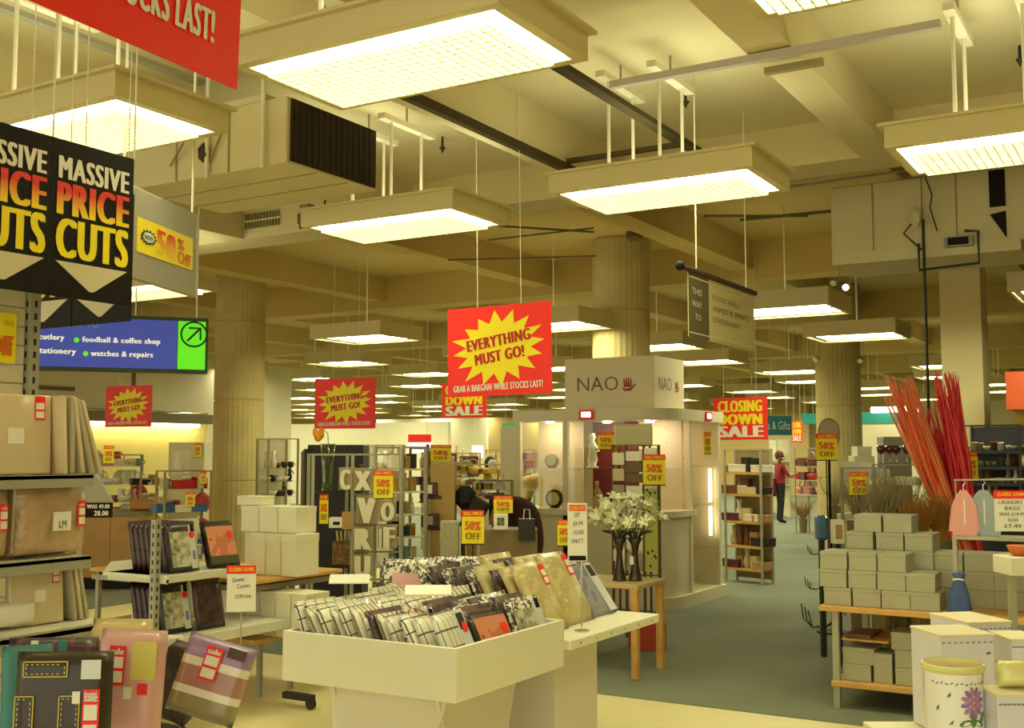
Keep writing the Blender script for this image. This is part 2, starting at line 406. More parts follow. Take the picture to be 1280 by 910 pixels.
# ------------------------------------------------------------------ luminaires
def strips(mb, L, W, z0, z1, nx, ny, t):
    for i in range(nx + 1):
        x = L * i / nx; mb.box(x - t / 2, 0, z0, x + t / 2, W, z1)
    for j in range(ny + 1):
        y = W * j / ny; mb.box(0, y - t / 2, z0, L, y + t / 2, z1)
def near_light(x0, y0, z, label):
    L, W = 1.2, 0.6
    t = thing('fluorescent_luminaire', label, 'ceiling light', (x0, y0, z), 0, 'louvred luminaires hanging in the near bay')
    h = MB(); e = 0.05
    for (a, b, c, d) in ((-e, -e, L + e, 0), (-e, W, L + e, W + e), (-e, 0, 0, W), (L, 0, L + e, W)): h.box(a, b, 0.0, c, d, 0.12)
    h.box(-e - 0.03, -e - 0.03, 0.115, L + e + 0.03, -e + 0.06, 0.13); h.box(-e - 0.03, W + e - 0.06, 0.115, L + e + 0.03, W + e + 0.03, 0.13)
    h.box(-e - 0.03, -e + 0.06, 0.115, -e + 0.06, W + e - 0.06, 0.13); h.box(L + e - 0.06, -e + 0.06, 0.115, L + e + 0.03, W + e - 0.06, 0.13)
    h.build('housing', HOUSING, t)
    p = MB(); vs = [p.bm.verts.new(q) for q in ((0, 0, 0.02), (0, W, 0.02), (L, W, 0.02), (L, 0, 0.02))]; p.bm.faces.new(vs)
    me = bpy.data.meshes.new('tube_panel'); p.bm.to_mesh(me); p.bm.free(); me.materials.append(LAMP_N)
    o = bpy.data.objects.new('tube_panel', me); C.objects.link(o); o.parent = t
    g = MB(); strips(g, 1.09, 0.49, 0, 0.038, 24, 11, 0.005)
    o = g.build('louvre', LOUVRE, t, loc=(0.055, 0.055, -0.034)); o['kind'] = 'stuff'
    zt = ZC - z
    for a in (0.28, 0.62):
        for b in (0.12, 0.48):
            MB().tube([(a, b, 0.12), (a, b, zt - 0.14)], 0.011, 8).build('suspension_rod', RODW, t)
        B(a - 0.03, 0.0, zt - 0.16, a + 0.03, 0.62, zt - 0.12).build('hanger_bar', RODW, t)
        MB().tube([(a, 0.3, zt - 0.12), (a, 0.3, zt)], 0.008, 6).build('stud', GREYST, t)
    return t
NL = [(-3.28, 3.35, 'large louvred light directly right of the red banner corner'),
      (-5.30, 3.35, 'louvred light above the price cut boards at the left'),
      (-1.24, 3.30, 'louvred light cut off by the top edge at the right'),
      (-3.26, 6.03, 'louvred light in front of the column above the white cube sign'),
      (-1.24, 6.03, 'louvred light at the right edge beside the ceiling beam'),
      (-5.28, 6.03, 'louvred light under the dark grille of the air duct'),
      (-9.45, 7.35, 'louvred light seen under the price cut boards')]
for x, y, lb in NL: near_light(x, y, 3.2, lb)
def far_light(x0, y0, z, L, W, label, group, two=True):
    t = thing('light_box', label, 'ceiling light', (x0, y0, z), 0, group)
    h = MB(); e = 0.12; H = 0.2
    for (a, b, c, d) in ((0, 0, L, e * 0.3), (0, W - e * 0.3, L, W), (0, e * 0.3, e * 0.3, W - e * 0.3), (L - e * 0.3, e * 0.3, L, W - e * 0.3)): h.box(a, b, 0, c, d, H)
    h.build('housing', HOUSING, t)
    for (a, b) in (((0.08, W / 2 - 0.04), (W / 2 + 0.04, W - 0.08)) if two else ((0.08, W - 0.08),)):
        p = MB(); vs = [p.bm.verts.new(q) for q in ((0.1, a, 0.03), (0.1, b, 0.03), (L - 0.1, b, 0.03), (L - 0.1, a, 0.03))]; p.bm.faces.new(vs)
        me = bpy.data.meshes.new('tube_panel'); p.bm.to_mesh(me); p.bm.free(); me.materials.append(LAMP_F)
        o = bpy.data.objects.new('tube_panel', me); C.objects.link(o); o.parent = t
    MB().tube([(L / 2, W / 2, H), (L / 2, W / 2, ZF - z - 0.004)], 0.01, 6).build('suspension_wire', RODW, t)
rowsY = [(12.05, 1.0), (15.35, 1.0), (18.4, 1.0), (21.6, 1.0), (24.8, 1.0), (28.2, 1.0), (31.6, 1.0), (35.2, 1.0), (39, 1)]
for r, (yy, W) in enumerate(rowsY):
    for c_ in range(9 if r < 3 else 13):
        xr = -0.2 - 3.03 * c_ - (0.0 if r < 2 else -0.15 if r % 2 else 0.4)
        pL = (xr - 1.25, yy)
        dd = Vector((pL[0], yy, 0)).dot(_h); sx_ = 640 + 1400 * Vector((pL[0], yy, 0)).dot(_r) / dd
        if -40 < sx_ < 1290 and not (sx_ < 230 and r == 0) and xr > -15.6 + (0 if yy < 17 else -30) and not (abs(xr - .6 + 5.0) < 1.1 and abs(yy + .5 - 19.1) < .9):
            far_light(xr - 1.25, yy, 3.2, 1.25, W, 'suspended light box, %s from the right in the %s row behind the beam' % (nth(c_), nth(r)), 'light boxes of the far hall', r < 3)
# service runs on the ceiling
def run(name, p0, p1, w, h, m, label):
    p0, p1 = Vector(p0), Vector(p1); L = (p1 - p0).length
    o = B(0, -w / 2, 0, L, w / 2, h).build(name, m, loc=p0, rot=(0, 0, math.atan2(p1.y - p0.y, p1.x - p0.x))); return tag(o, label, 'cable tray')
run('cable_tray', (-2.86, 3.95, 3.7), (-2.86, 7.6, 3.7), 0.075, 0.035, TRACK, 'dark cable tray running from the largest light to the next')
o = B(-0.03, 0, 0, 0.03, 0.05, 0.03).build('end_clip', mat('clip_white', (240, 235, 200), 0.4), loc=(-2.86, 7.6, 3.68)); tag(o, 'small pale clip on the end of the dark cable tray', 'clip')
run('cable_tray', (-3.82, 4.2, 3.66), (-3.82, 7.5, 3.66), 0.05, 0.06, TRACK, 'dark cable tray along the ceiling beam left of centre')
run('cable_tray', (-3.8, 7.15, 3.72), (-2.88, 7.15, 3.72), 0.05, 0.03, TRACK, 'short dark cross tray between the two long ones')
run('ceiling_rail', (-2.76, 5.73, 3.7), (-0.95, 5.73, 3.7), 0.045, 0.04, RAILL, 'pale lilac rail hung across the ceiling at upper right')
run('ceiling_rail', (-1.9, 5.9, 3.68), (-1.58, 5.9, 3.68), 0.045, 0.035, mat('rail_brown', (158, 146, 100)), 'stub of brown rail under the ceiling beam')
run('ceiling_rail', (-5.2, 2.75, 3.9), (-5.2, 4.9, 3.9), 0.06, 0.03, GREYST, 'grey mounting channel at upper left above the louvred light')
run('ceiling_rail', (-3.6, 3.4, 3.85), (-3.6, 5.2, 3.85), 0.06, 0.03, RODW, 'white mounting channel above the largest light')
for k, (px, py, z) in enumerate(((690, 10, 3.97), (553, 185, 3.97), (857, 128, 3.97), (1275, 75, 3.97))):
    p = at_z(px, py, z)
    t = thing('sprinkler', 'small dark ceiling sprinkler, %s of four by distance from the left edge' % nth((1, 0, 2, 3)[k]), 'sprinkler', (p.x, p.y, z - 0.04))
    MB().lathe([(0.008, ZC - z + 0.04), (0.01, 0.05), (0.026, 0.045), (0.01, 0.02), (0.004, 0.0)], 10).build('nozzle', DKSTEEL, t)
p = at_z(793, 275, 3.3)
t = thing('loudspeaker', 'small dark speaker fixed high on the central column', 'speaker', at_d(793, 300, 14.3)); B(-0.09, -0.08, 0, 0.09, 0.08, 0.34, 0.02).build('cabinet', mat('speaker_brown', (112, 92, 58)), t); B(-0.06, -0.09, 0.04, 0.06, -0.08, 0.28).build('grille', mat('speaker_grille', (88, 70, 44)), t)
# big duct with dark grille
zd = 3.3
t = thing('air_duct', 'large boxy air duct with a dark grille at upper left', 'duct', (-5.82, 4.86, zd))
B(0, 0, 0, 1.37, 0.85, 0.40, 0.006).build('casing', DUCT, t)
B(1.365, 0.03, 0.015, 1.385, 0.83, 0.39).build('grille', mat('grille_dark', (38, 26, 14), 0.7, noise=0.3, nscale=14), t)
gs = MB()
for k in range(14): gs.box(1.385, 0.05 + 0.055 * k, 0.02, 1.39, 0.058 + 0.055 * k, 0.385)
o = gs.build('grille_mesh', mat('mesh_dark', (42, 30, 17)), t); o['kind'] = 'stuff'
for k in range(1, 3): B(0.45 * k, -0.006, 0.0, 0.45 * k + 0.012, 0, 0.4).build('seam', mat('seam_brown', (150, 136, 90)), t)
for (a, b, c, d) in ((0.0, 0.28, 1.36, 0.29), (0.0, 0.57, 1.36, 0.58)): B(a, b, -0.004, c, d, 0).build('seam', mat('seam_brown', (150, 136, 90)), t)
B(0.02, 0.0, 0.4, 1.2, 0.8, 0.44).build('lagging', mat('lagging', (206, 196, 156), 0.9, bump=0.5, nscale=6), t)
for a in (0.5, 0.96): MB().tube([(a + 0.25, -0.03, -0.02), (a + 0.25, -0.03, ZC - zd)], 0.014, 8).build('hanger_rod', RODW, t)
MB().tube([(0.42, -0.02, 0.1), (0.55, -0.05, 0.2), (0.62, -0.03, 0.33), (0.72, -0.04, 0.36), (0.88, -0.02, 0.28), (0.8, -0.02, 0.14), (0.72, -0.02, 0.02)], 0.007, 6).build('cable', mat('cable_tan', (150, 136, 90)), t, smooth=True)
MB().ball((0.72, -0.03, 0.14), 0.05, 1, 0.5, 1.3, 1).build('junction_box', mat('dark_brown', (50, 28, 14)), t)
MB().tube([(-0.1, -0.2, 0.62), (-0.1, -0.2, 0.4), (-0.02, -0.15, 0.36), (0.02, -0.15, 0.5)], 0.02, 8).build('pipe', RODW, t, smooth=True)
# vent grille in cross beam and little bracketed box
a = at_y(307, 287, Y1); b = at_y(352, 262, Y1)
t = thing('vent_grille', 'ribbed vent grille on the cross beam left of the bracket', 'vent', (a.x, Y1 - 0.005, a.z))
for k in range(12): B((b.x - a.x) * k / 12, -0.012, 0, (b.x - a.x) * (k + 0.5) / 12, 0, (b.z - a.z)).build('slat', mat('vent_dark', (136, 122, 76)), t)
B(0, -0.014, (b.z - a.z) * 0.45, b.x - a.x, -0.002, (b.z - a.z) * 0.55).build('rail', CREAM, t)
a = at_y(375, 285, 7.9)
t = thing('bracket_box', 'small motor box in a dark angle bracket below the duct', 'bracket', (a.x, 7.9, a.z))
MB().tube([(0, 0, 0.13), (0, 0, 0), (0.3, 0, 0.03), (0.3, 0, 0.3), (0.3, Y1 - 7.9, 0.3)], 0.011, 6).build('bracket', DKSTEEL, t)
B(0.02, -0.06, 0.03, 0.17, 0.06, 0.12).build('motor', mat('motor_brown', (96, 84, 50)), t); B(0.03, -0.05, 0.12, 0.14, 0.05, 0.21).build('cover', mat('motor_tan', (150, 132, 80)), t)
# right duct
a = at_d(1040, 330, 9.6)
t = thing('air_duct', 'wide cream air duct with dark openings at upper right', 'duct', (a.x, a.y, 3.22))
B(0, 0, 0.08, 1.55, 0.8, 0.68, 0.01).build('casing', DUCT, t)
MB().prism([(0.0, 0.09), (0.02, 0.0), (0.8, 0.0), (0.8, 0.09)], 0, 1.5, 'YZ').xf(Matrix.Identity(4)).build('lower_casing', DUCT, t)
for x in (0.35, 0.75, 1.02): B(x, -0.006, 0.09, x + 0.01, 0, 0.67).build('seam', mat('seam_brown', (150, 136, 90)), t)
B(1.28, -0.01, 0.36, 1.40, 0.0, 0.66).build('opening', BLKCARD, t); MB().prism([(1.28, 0.3), (1.4, 0.32), (1.4, 0.1)], -0.01, 0, 'XZ').build('opening', BLKCARD, t)
B(0.93, -0.06, 0.06, 1.15, 0, 0.14).build('control_box', GREYP, t); B(0.96, -0.07, 0.07, 1.12, -0.055, 0.13).build('display', BLKCARD, t)
MB().tube([(0.74, -0.1, 0.1), (0.74, -0.1, -0.12), (1.2, -0.1, -0.1), (1.2, -0.1, 0.16), (1.1, -0.1, 0.17)], 0.012, 6).build('bracket', DKSTEEL, t)
MB().tube([(0.78, -0.1, 0.3), (0.78, -0.1, -1.6)], 0.012, 6).build('drop_pipe', DKSTEEL, t)
for z in (0.72, 0.78): MB().tube([(-0.4, -0.05, z), (1.3, -0.08, z + 0.02)], 0.012, 6).build('pipe', GREYP, t)
MB().tube([(0.8, -0.05, 0.66), (0.85, -0.07, 0.5), (0.83, -0.06, 0.4), (0.88, -0.05, 0.2)], 0.006, 5).build('cable', DKSTEEL, t)
MB().tube([(0.74, -0.06, 0.35), (0.62, -0.08, 0.2), (0.76, -0.08, 0.05)], 0.008, 5).build('cable', DKSTEEL, t)
MB().ball((0.72, -0.08, 0.33), 0.07, 0.7, 0.5, 1.4, 1).build('flexible_duct', DUCT, t)
# service pipes and cables in the far hall
for k, (p0, p1, rr) in enumerate((((585, 280), (742, 290), .02), ((610, 300), (742, 285), .015), ((560, 325), (745, 320), .015), ((925, 275), (1060, 262), .025), ((880, 270), (1010, 270), .02))):
    A, Bb = at_y(*p0, 11.5), at_y(*p1, 11.5)
    tag(MB().tube([A, Bb], rr * 0.7, 6).build('ceiling_pipe', mat('pipe_brown', (110, 96, 58))), 'thin brown pipe under the far ceiling, %s of five from the left' % nth(k), 'pipe')
# spotlight cluster
for k, (px, py, d) in enumerate(((1062, 355, 12), (1023, 447, 18.2), (1078, 448, 18.2), (1047, 350, 12.2))):
    p = at_d(px, py, d)
    t = thing('spotlight', ('bright chrome spotlight above the right light boxes', 'spotlight on the left of the far right column', 'spotlight on the right of the far right column', 'unlit spotlight beside the bright chrome one')[k], 'spotlight', p, -0.6)
    MB().tube([(0, 0, 0), (0.05, -0.1, -0.05)], [0.03, 0.045], 12).build('lamp_head', CHROME, t)
    MB().tube([(0.053, -0.105, -0.052), (0.054, -0.107, -0.053)], 0.034, 12).build('lens', BRIGHT if k == 0 else WCARD, t)
    MB().tube([(-0.02, 0.04, 0.02), (-0.02, 0.04, ZF - p.z)], 0.006, 6).build('stem', GREYST, t)

# ------------------------------------------------------------------ hanging signs
def hang(t, xs, z, ztop, r=0.003):
    for x in xs: MB().tube([(x, 0.005, z), (x, 0.005, ztop)], r, 5).build('hanging_wire', RODW, t)
def everything_sign(pL, pR, z0, Hh, label, roll=0.0, ztop=ZF, fine=True):
    t, W = plane_thing(pL, pR, z0, 'sale_sign', label, 'sign', 'red everything must go signs')
    B(0, 0, 0, W, 0.006, Hh).build('board', REDS, t)
    burst(W * 0.5, Hh * 0.53, W * 0.475, Hh * 0.43, 16, -0.002, 0.66, 3, 0.10, 0.1).build('starburst', YEL, t)
    text('EVERYTHING', W * 0.62, Hh * 0.125, REDINK, t, W * 0.2, Hh * 0.50, -0.004, 0.03, 0.12)
    text('MUST GO!', W * 0.48, Hh * 0.125, REDINK, t, W * 0.28, Hh * 0.34, -0.004, 0.03, 0.12)
    text('GRAB A BARGAIN WHILE STOCKS LAST!', W * 0.86, Hh * 0.075, WHINK, t, W * 0.06, Hh * 0.05, -0.004, 0.02, 0.02)
    hang(t, (W * 0.3, W * 0.72), Hh, ztop - z0)
    t.rotation_euler = (0, -roll, t.rotation_euler.z)
    return t
a, b = at_y(560, 497, 6.47), at_y(690, 492, 6.47)
everything_sign(a, b, a.z, 0.615, 'largest red and yellow sign hanging in the centre of the hall', 0.012)
a, b = at_d(393, 536, 13.1), at_d(469, 535, 12.9)
everything_sign(a, b, a.z, 0.585, 'red and yellow sign over the vase with the orange flower')
a, b = at_d(131, 534, 15.5), at_d(189, 533, 15.2)
everything_sign(a, b, a.z, 0.565, 'small red and yellow sign before the lit left wall')
# large banner cut by the top of the picture
p = at_d(297, 93, 3.0)
t = thing('sale_banner', 'huge red banner cut off by the top left edge', 'sign', (p.x, p.y - 1.19, p.z), PI / 2)
t.rotation_euler = (0, 0.035, PI / 2)
B(0, 0, 0, 1.19, 0.006, 0.84).build('board', REDS, t)
burst(0.6, 0.5, 0.56, 0.32, 16, -0.002, 0.66, 3, 0.1).build('starburst', YEL, t)
text('EVERYTHING', 0.7, 0.11, REDINK, t, 0.22, 0.48, -0.004, 0.03, 0.1); text('MUST GO!', 0.55, 0.11, REDINK, t, 0.32, 0.34, -0.004, 0.03, 0.1)
text('GRAB A BARGAIN WHILE STOCKS LAST!', 1.0, 0.088, WHINK, t, 0.095, 0.095, -0.004, 0.035, 0.0)
hang(t, (0.3, 0.9), 0.84, 1.4)
# closing down sale
def closing_sign(pL, pR, z0, Hh, label, name_group='closing down sale signs', ztop=ZF):
    t, W = plane_thing(pL, pR, z0, 'closing_sign', label, 'sign', name_group)
    B(0, 0, 0, W, 0.006, Hh).build('board', REDS, t)
    text('CLOSING', W * 0.82, Hh * 0.27, YEL, t, W * 0.09, Hh * 0.66, -0.004, 0.035)
    text('DOWN', W * 0.82, Hh * 0.25, YEL, t, W * 0.09, Hh * 0.36, -0.004, 0.035)
    text('SALE', W * 0.84, Hh * 0.27, WHINK, t, W * 0.09, Hh * 0.06, -0.004, 0.035)
    hang(t, (W * 0.2, W * 0.8), Hh, ztop - z0)
    return t
a, b = at_d(892, 550, 15.2), at_d(960, 549, 14.6)
closing_sign(a, b, a.z, 0.56, 'red closing down sale sign beside the glass showcase')
a, b = at_d(552, 523, 19.2), at_d(608, 521, 18.5)
closing_sign(a, b, a.z, 0.60, 'red closing down sale sign half hidden behind the central sign')
a, b = at_d(990, 553, 24), at_d(1003, 553, 23.6)
closing_sign(a, b, a.z, 0.46, 'narrow distant yellow and red sale sign beside the teal sign')
# price cut boards
PRICEG = mat_grad('price_print', (248, 214, 20), (226, 40, 16), 0.1, 0.72)
CREAMT = mat('cream_triangle', (206, 196, 160), 0.5)
def cuts_board(loc, rz, W, Hh, label, lower=False):
    t = thing('price_cuts_board', label, 'sign', loc, rz, 'black price cut boards')
    B(0, 0, 0, W, 0.008, Hh).build('board', BLKCARD, t)
    text('MASSIVE', W * 0.88, Hh * 0.145, WHINK, t, W * 0.06, Hh * 0.75, -0.003, 0.028)
    text('PRICE', W * 0.9, Hh * 0.21, PRICEG, t, W * 0.05, Hh * 0.52, -0.003, 0.035)
    text('CUTS', W * 0.9, Hh * 0.25, YEL, t, W * 0.05, Hh * 0.25, -0.003, 0.035)
    MB().prism([(W * 0.06, Hh * 0.225), (W * 0.94, Hh * 0.225), (W * 0.52, Hh * 0.055), (W * 0.47, Hh * 0.055)], -0.003, 0, 'XZ').build('arrow', CREAMT, t)
    return t
Xs = -3.64
def yy_at(px): return at_x(px, 380, Xs).y
yR, yM = at_x(164, 383, Xs).y, at_x(61, 369, Xs).y
zt = at_x(164, 198, Xs).z; zb = at_x(164, 383, Xs).z
Wc = yR - yM
tb = cuts_board((Xs, yM, zb), PI / 2, Wc - 0.005, zt - zb, 'black price cuts board next to the grey board')
cuts_board((Xs, yM - Wc, zb), PI / 2, Wc - 0.005, zt - zb, 'black price cuts board cut off by the left edge')
hang(tb, (0.0, Wc), zt - zb, ZC - zb, 0.004)
a = at_d(164, 401, 4.75)
for k in range(2):
    tb = cuts_board((a.x - Wc * (k + 1) - 0.0, a.y, a.z - 0.0), 0, Wc - 0.01, 0.55, ('black price cuts board behind, its lower tip showing above the blue sign', 'black price cuts board behind, farther left with its triangle tip showing')[k]); hang(tb, (0.05, Wc - .05), 0.55, ZC - a.z, .003)
# grey board with yellow 50% poster
pL, pR = at_d(140, 300, 5.2), at_d(246, 300, 6.05)
z0 = at_d(246, 371, 6.05).z; z1 = at_d(246, 268, 6.05).z
t, W = plane_thing(pL, pR, z0, 'grey_sign_board', 'grey hanging board carrying a yellow half price poster', 'sign')
Hh = z1 - z0
B(0, 0, 0, W, 0.03, Hh, 0.003).build('board', GREYP, t); B(W - 0.004, -0.003, 0, W + 0.02, 0.033, Hh).build('edge_strip', mat('edge_grey', (190, 184, 164)), t)
px0, pw = W * 0.26, W * 0.68
o = B(px0, -0.004, Hh * 0.30, px0 + pw, 0, Hh * 0.68).build('poster', YEL, t)
text('50', pw * 0.36, Hh * 0.27, mat_grad('fifty_print', (240, 200, 40), (220, 60, 30), 0.1, 0.9), t, px0 + pw * 0.31, Hh * 0.36, -0.006, 0.04, -0.03)
text('%', pw * 0.14, Hh * 0.13, ORINK, t, px0 + pw * 0.69, Hh * 0.49, -0.006, 0.03, -0.03); text('Off', pw * 0.26, Hh * 0.14, ORINK, t, px0 + pw * 0.70, Hh * 0.335, -0.006, 0.03, -0.03)
burst(px0 + pw * 0.18, Hh * 0.49, pw * 0.15, Hh * 0.09, 14, -0.0065, 0.75, 5).build('burst', BLKINK, t); burst(px0 + pw * 0.18, Hh * 0.49, pw * 0.11, Hh * 0.06, 14, -0.0075, 0.85, 5).build('burst_centre', WCARD, t)
text('NOW', pw * 0.14, Hh * 0.05, BLKINK, t, px0 + pw * 0.11, Hh * 0.465, -0.009, 0.02)
hang(t, (0.1, W - 0.05), Hh, ZC - z0, 0.008)
# blue directory sign
pL, pR = at_d(-60, 430, 8.4), at_d(260, 430, 9.0)
z0, z1 = at_d(260, 467, 9).z, at_d(260, 398, 9).z
t, W = plane_thing(pL, pR, z0, 'directory_sign', 'lit blue and green directory sign hanging at the left', 'sign')
Hh = z1 - z0
BLUE = mat('lit_blue', (52, 66, 150), 0.4, emit=0.55, emit_rgb=lin((52, 66, 160)))
GRN = mat('lit_green', (90, 214, 20), 0.4, emit=0.6, emit_rgb=lin((90, 220, 24)))
WTXT = mat('lit_white', (240, 240, 225), 0.4, emit=0.35, emit_rgb=(1, 1, .8))
GTXT = mat('green_text', (90, 170, 80), 0.4, emit=0.2, emit_rgb=lin((90, 180, 80)))
B(0, 0, 0, W, 0.12, Hh, 0.004).build('casing', mat('sign_casing', (34, 52, 34), 0.4), t)
gx = W * (1 - 40 / 320)
B(0.02, -0.004, 0.03, gx - 0.005, 0, Hh - 0.03).build('blue_face', BLUE, t); B(gx, -0.004, 0.03, W - 0.02, 0, Hh - 0.03).build('green_face', GRN, t)
u = W / 320.0
def sx(px): return (px + 60) * u
text('cutlery', 32 * u, 0.056, WTXT, t, sx(43), Hh * 0.50, -0.006, 0.02, -0.01); text('stationery', 50 * u, 0.056, WTXT, t, sx(40), Hh * 0.26, -0.006, 0.02, -0.01)
text('foodhall & coffee shop', 100 * u, 0.056, WTXT, t, sx(97), Hh * 0.475, -0.006, 0.02, 0.0)
text('watches & repairs', 80 * u, 0.056, WTXT, t, sx(108), Hh * 0.235, -0.006, 0.02, 0.0)
text('THIS WAY TO', 70 * u, 0.05, GTXT, t, sx(47), Hh * 0.76, -0.006, 0.01)
for px, q in ((90, 0.535), (102, 0.30)): MB().lathe([(0.02, 0), (0.02, 0.003)], 16).xf(Matrix.Rotation(PI / 2, 4, 'X')).build('bullet', GRN, t, loc=(sx(px), -0.004, Hh * q))
ring = MB(); pts = [(0.098 * math.cos(2 * PI * k / 32), 0, 0.098 * math.sin(2 * PI * k / 32)) for k in range(33)]; ring.tube(pts, 0.008, 5, False)
NAVY = mat('sign_navy', (16, 60, 40))
ring.build('arrow_ring', NAVY, t, loc=(sx(241), -0.006, Hh * 0.70))
ar = MB(); ar.tube([(-0.05, 0, -0.055), (0.045, 0, 0.045)], 0.009, 5); ar.tube([(-0.04, 0, 0.05), (0.05, 0, 0.05), (0.05, 0, -0.045)], 0.009, 5)
ar.build('arrow', NAVY, t, loc=(sx(241), -0.006, Hh * 0.70))
hang(t, (W * 0.4, W * 0.7, W * 0.95), Hh, ZF - z0, 0.006)
# hanging fabric "this way to" banner
Xb = -2.62
ya, yb, yc = at_x(861, 400, Xb).y, at_x(886, 400, Xb).y, at_x(943, 420, Xb).y
z1 = at_x(861, 340, Xb).z; z0 = at_x(864, 421, Xb).z
t = thing('hanging_banner', 'cream and brown cloth banner with small lettering hanging from a dark pole', 'banner', (Xb, ya, z0), PI / 2)
W, Hh = yc - ya, z1 - z0
B(0, 0, 0, W, 0.006, Hh).build('cloth', mat('banner_cream', (196, 182, 130), 0.8), t)
B(0, -0.002, 0, yb - ya, 0, Hh).build('brown_end', mat('banner_brown', (92, 80, 46), 0.8), t)
for q in (0.06, 0.93): B(0.01, -0.003, Hh * q, W - 0.02, -0.0005, Hh * q + 0.008).build('border_line', CREAMT, t)
for k, s in enumerate(('THIS', 'WAY', 'TO')): text(s, 0.17 if k < 2 else 0.1, Hh * 0.10, CREAMT, t, 0.05 if k < 2 else 0.1, Hh * (0.68 - 0.2 * k), -0.004, 0.0)
for k, (s, w) in enumerate((('FOOD HALL', 0.52), ('WINES & SPIRITS', 0.72), ('STATIONERY', 0.56))): text(s, w, Hh * 0.09, mat('banner_ink', (120, 106, 64)), t, yb - ya + 0.06, Hh * (0.68 - 0.18 * k), -0.004, 0.0)
MB().tube([(-0.12, 0, Hh + 0.02), (W + 0.03, 0, Hh + 0.02)], 0.02, 8).build('pole', mat('pole_brown', (70, 52, 34)), t)
MB().ball((-0.13, 0, Hh + 0.02), 0.032).build('finial', BLKCARD, t)
hang(t, (0.15, W - 0.15), Hh, ZC - z0, 0.005)
# small far signs
def plainsign(x0, y0, x1, y1, d, m, label, txt=None, tm=None, name='aisle_sign'):
    pL, pR = at_d(x0, y1, d), at_d(x1, y1, d); z1 = at_d(x0, y0, d).z
    t, W = plane_thing(pL, pR, pL.z, name, label, 'sign')
    Hh = z1 - pL.z
    B(0, 0, 0, W, 0.02, Hh).build('board', m, t)
    if txt: text(txt, W * 0.86, Hh * 0.42, tm, t, W * 0.07, Hh * 0.3, -0.004, 0.0)
    hang(t, (W * .2, W * .8), Hh, ZF - pL.z, .004)
    return t, W, Hh
TEAL = mat('teal_sign', (24, 100, 116), 0.5)
plainsign(958, 520, 990, 544, 20, TEAL, 'teal sign to the right of the closing down sign', 's & Gifts', mat('pale_blue_ink', (180, 200, 200)))
g, W, Hh = plainsign(628, 529, 648, 546, 28, mat('exit_green', (20, 140, 70), emit=0.5, emit_rgb=lin((20, 150, 80))), 'green exit sign with a white arrow near the showcase')
MB().prism([(W * .15, Hh * .5), (W * .45, Hh * .8), (W * .45, Hh * .6), (W * .85, Hh * .6), (W * .85, Hh * .4), (W * .45, Hh * .4), (W * .45, Hh * .2)], -0.006, 0, 'XZ').build('arrow', WTXT, g)
plainsign(510, 543, 539, 553, 22, REDS, 'plain red header board over the bright far panel')
plainsign(1003, 517, 1020, 530, 24, mat('teal_band', (40, 160, 150)), 'short teal board left of the far right column')
t_, _, _ = plainsign(510, 553, 539, 566, 22, LITW, 'bright white lit panel under the red header', name='light_board')
t_, _, _ = plainsign(590, 557, 604, 572, 30, LITW, 'small bright lit panel left of the bending shoppers', name='light_board')

# ------------------------------------------------------------------ price posters
def poster(x0, y0, x1, y1, d, label, stand=None, facing=YAW, blank=False):
    pL, pR = at_d(x0, y1, d), at_d(x1, y1, d); z0 = pL.z; z1 = at_d((x0 + x1) / 2, y0, d).z
    t, W = plane_thing(pL, pR, z0, 'price_poster', label, 'poster', 'yellow and red half price posters'); Hh = z1 - z0
    B(0, 0, 0, W, 0.006, Hh).build('card', YEL, t)
    B(0, -0.002, Hh * 0.82, W, 0, Hh).build('header', REDS, t)
    text('SALE PRICE', W * 0.84, Hh * 0.1, YEL, t, W * 0.08, Hh * 0.86, -0.004, 0.02)
    text('50%', W * 0.74, Hh * 0.26, ORINK, t, W * 0.12, Hh * 0.44, -0.004, 0.04, -0.06)
    text('OFF', W * 0.7, Hh * 0.2, mat('brown_ink', (170, 130, 20)), t, W * 0.16, Hh * 0.16, -0.004, 0.03, -0.04)
    B(0, -0.004, 0, W, 0.008, Hh * 0.035).build('holder', DKSTEEL, t)
    if stand is not None:
        MB().tube([(W / 2, 0.012, Hh * 0.9), (W / 2, 0.012, stand - z0)], 0.006, 6).build('post', DKSTEEL, t)
    return t
poster(467, 588, 491, 624, 7.9, 'half price poster hanging between the letters X and O')
poster(577, 638, 605, 681, 7.6, 'half price poster just left of the bending shopper, lowest in the middle', stand=0.85)
poster(804, 568, 832, 607, 9.6, 'half price poster in front of the white lilies rack')
poster(765, 558, 779, 592, 10.3, 'narrow half price poster beside the white figurine')
poster(747, 540, 767, 562, 10.5, 'half price poster inside the showcase behind the figurine')
poster(538, 556, 564, 578, 10.5, 'half price poster on top of the tan display block', stand=1.5)
poster(1020, 542, 1047, 576, 9.8, 'half price poster under the oval mirror', stand=0.6)
poster(1062, 590, 1086, 620, 9.0, 'half price poster left of the twigs', stand=0.8)
poster(1204, 564, 1223, 601, 9.5, 'half price poster in front of the dark blue shelves', stand=0.8)
poster(880, 540, 889, 568, 12.0, 'narrow half price poster inside the side of the showcase')
poster(697, 650, 712, 683, 8.0, 'half price poster behind the tall white price card', stand=0.75)
poster(399, 618, 410, 656, 9.0, 'narrow half price poster in the dark cabinet')
poster(343, 549, 360, 566, 24, 'half price poster on the far cabinet right of the left column')
poster(242, 553, 251, 572, 14.5, 'half price poster on the white cabinet beside the left column')
poster(129, 557, 142, 580, 12.2, 'half price poster on the glass crockery shelves')
poster(250, 590, 258, 605, 10.6, 'half price poster at the end of the crockery shelf')
poster(232, 615, 243, 634, 10.4, 'half price poster under the crockery shelf')
poster(617, 620, 641, 642, 8.4, 'half price poster above the framed picture')

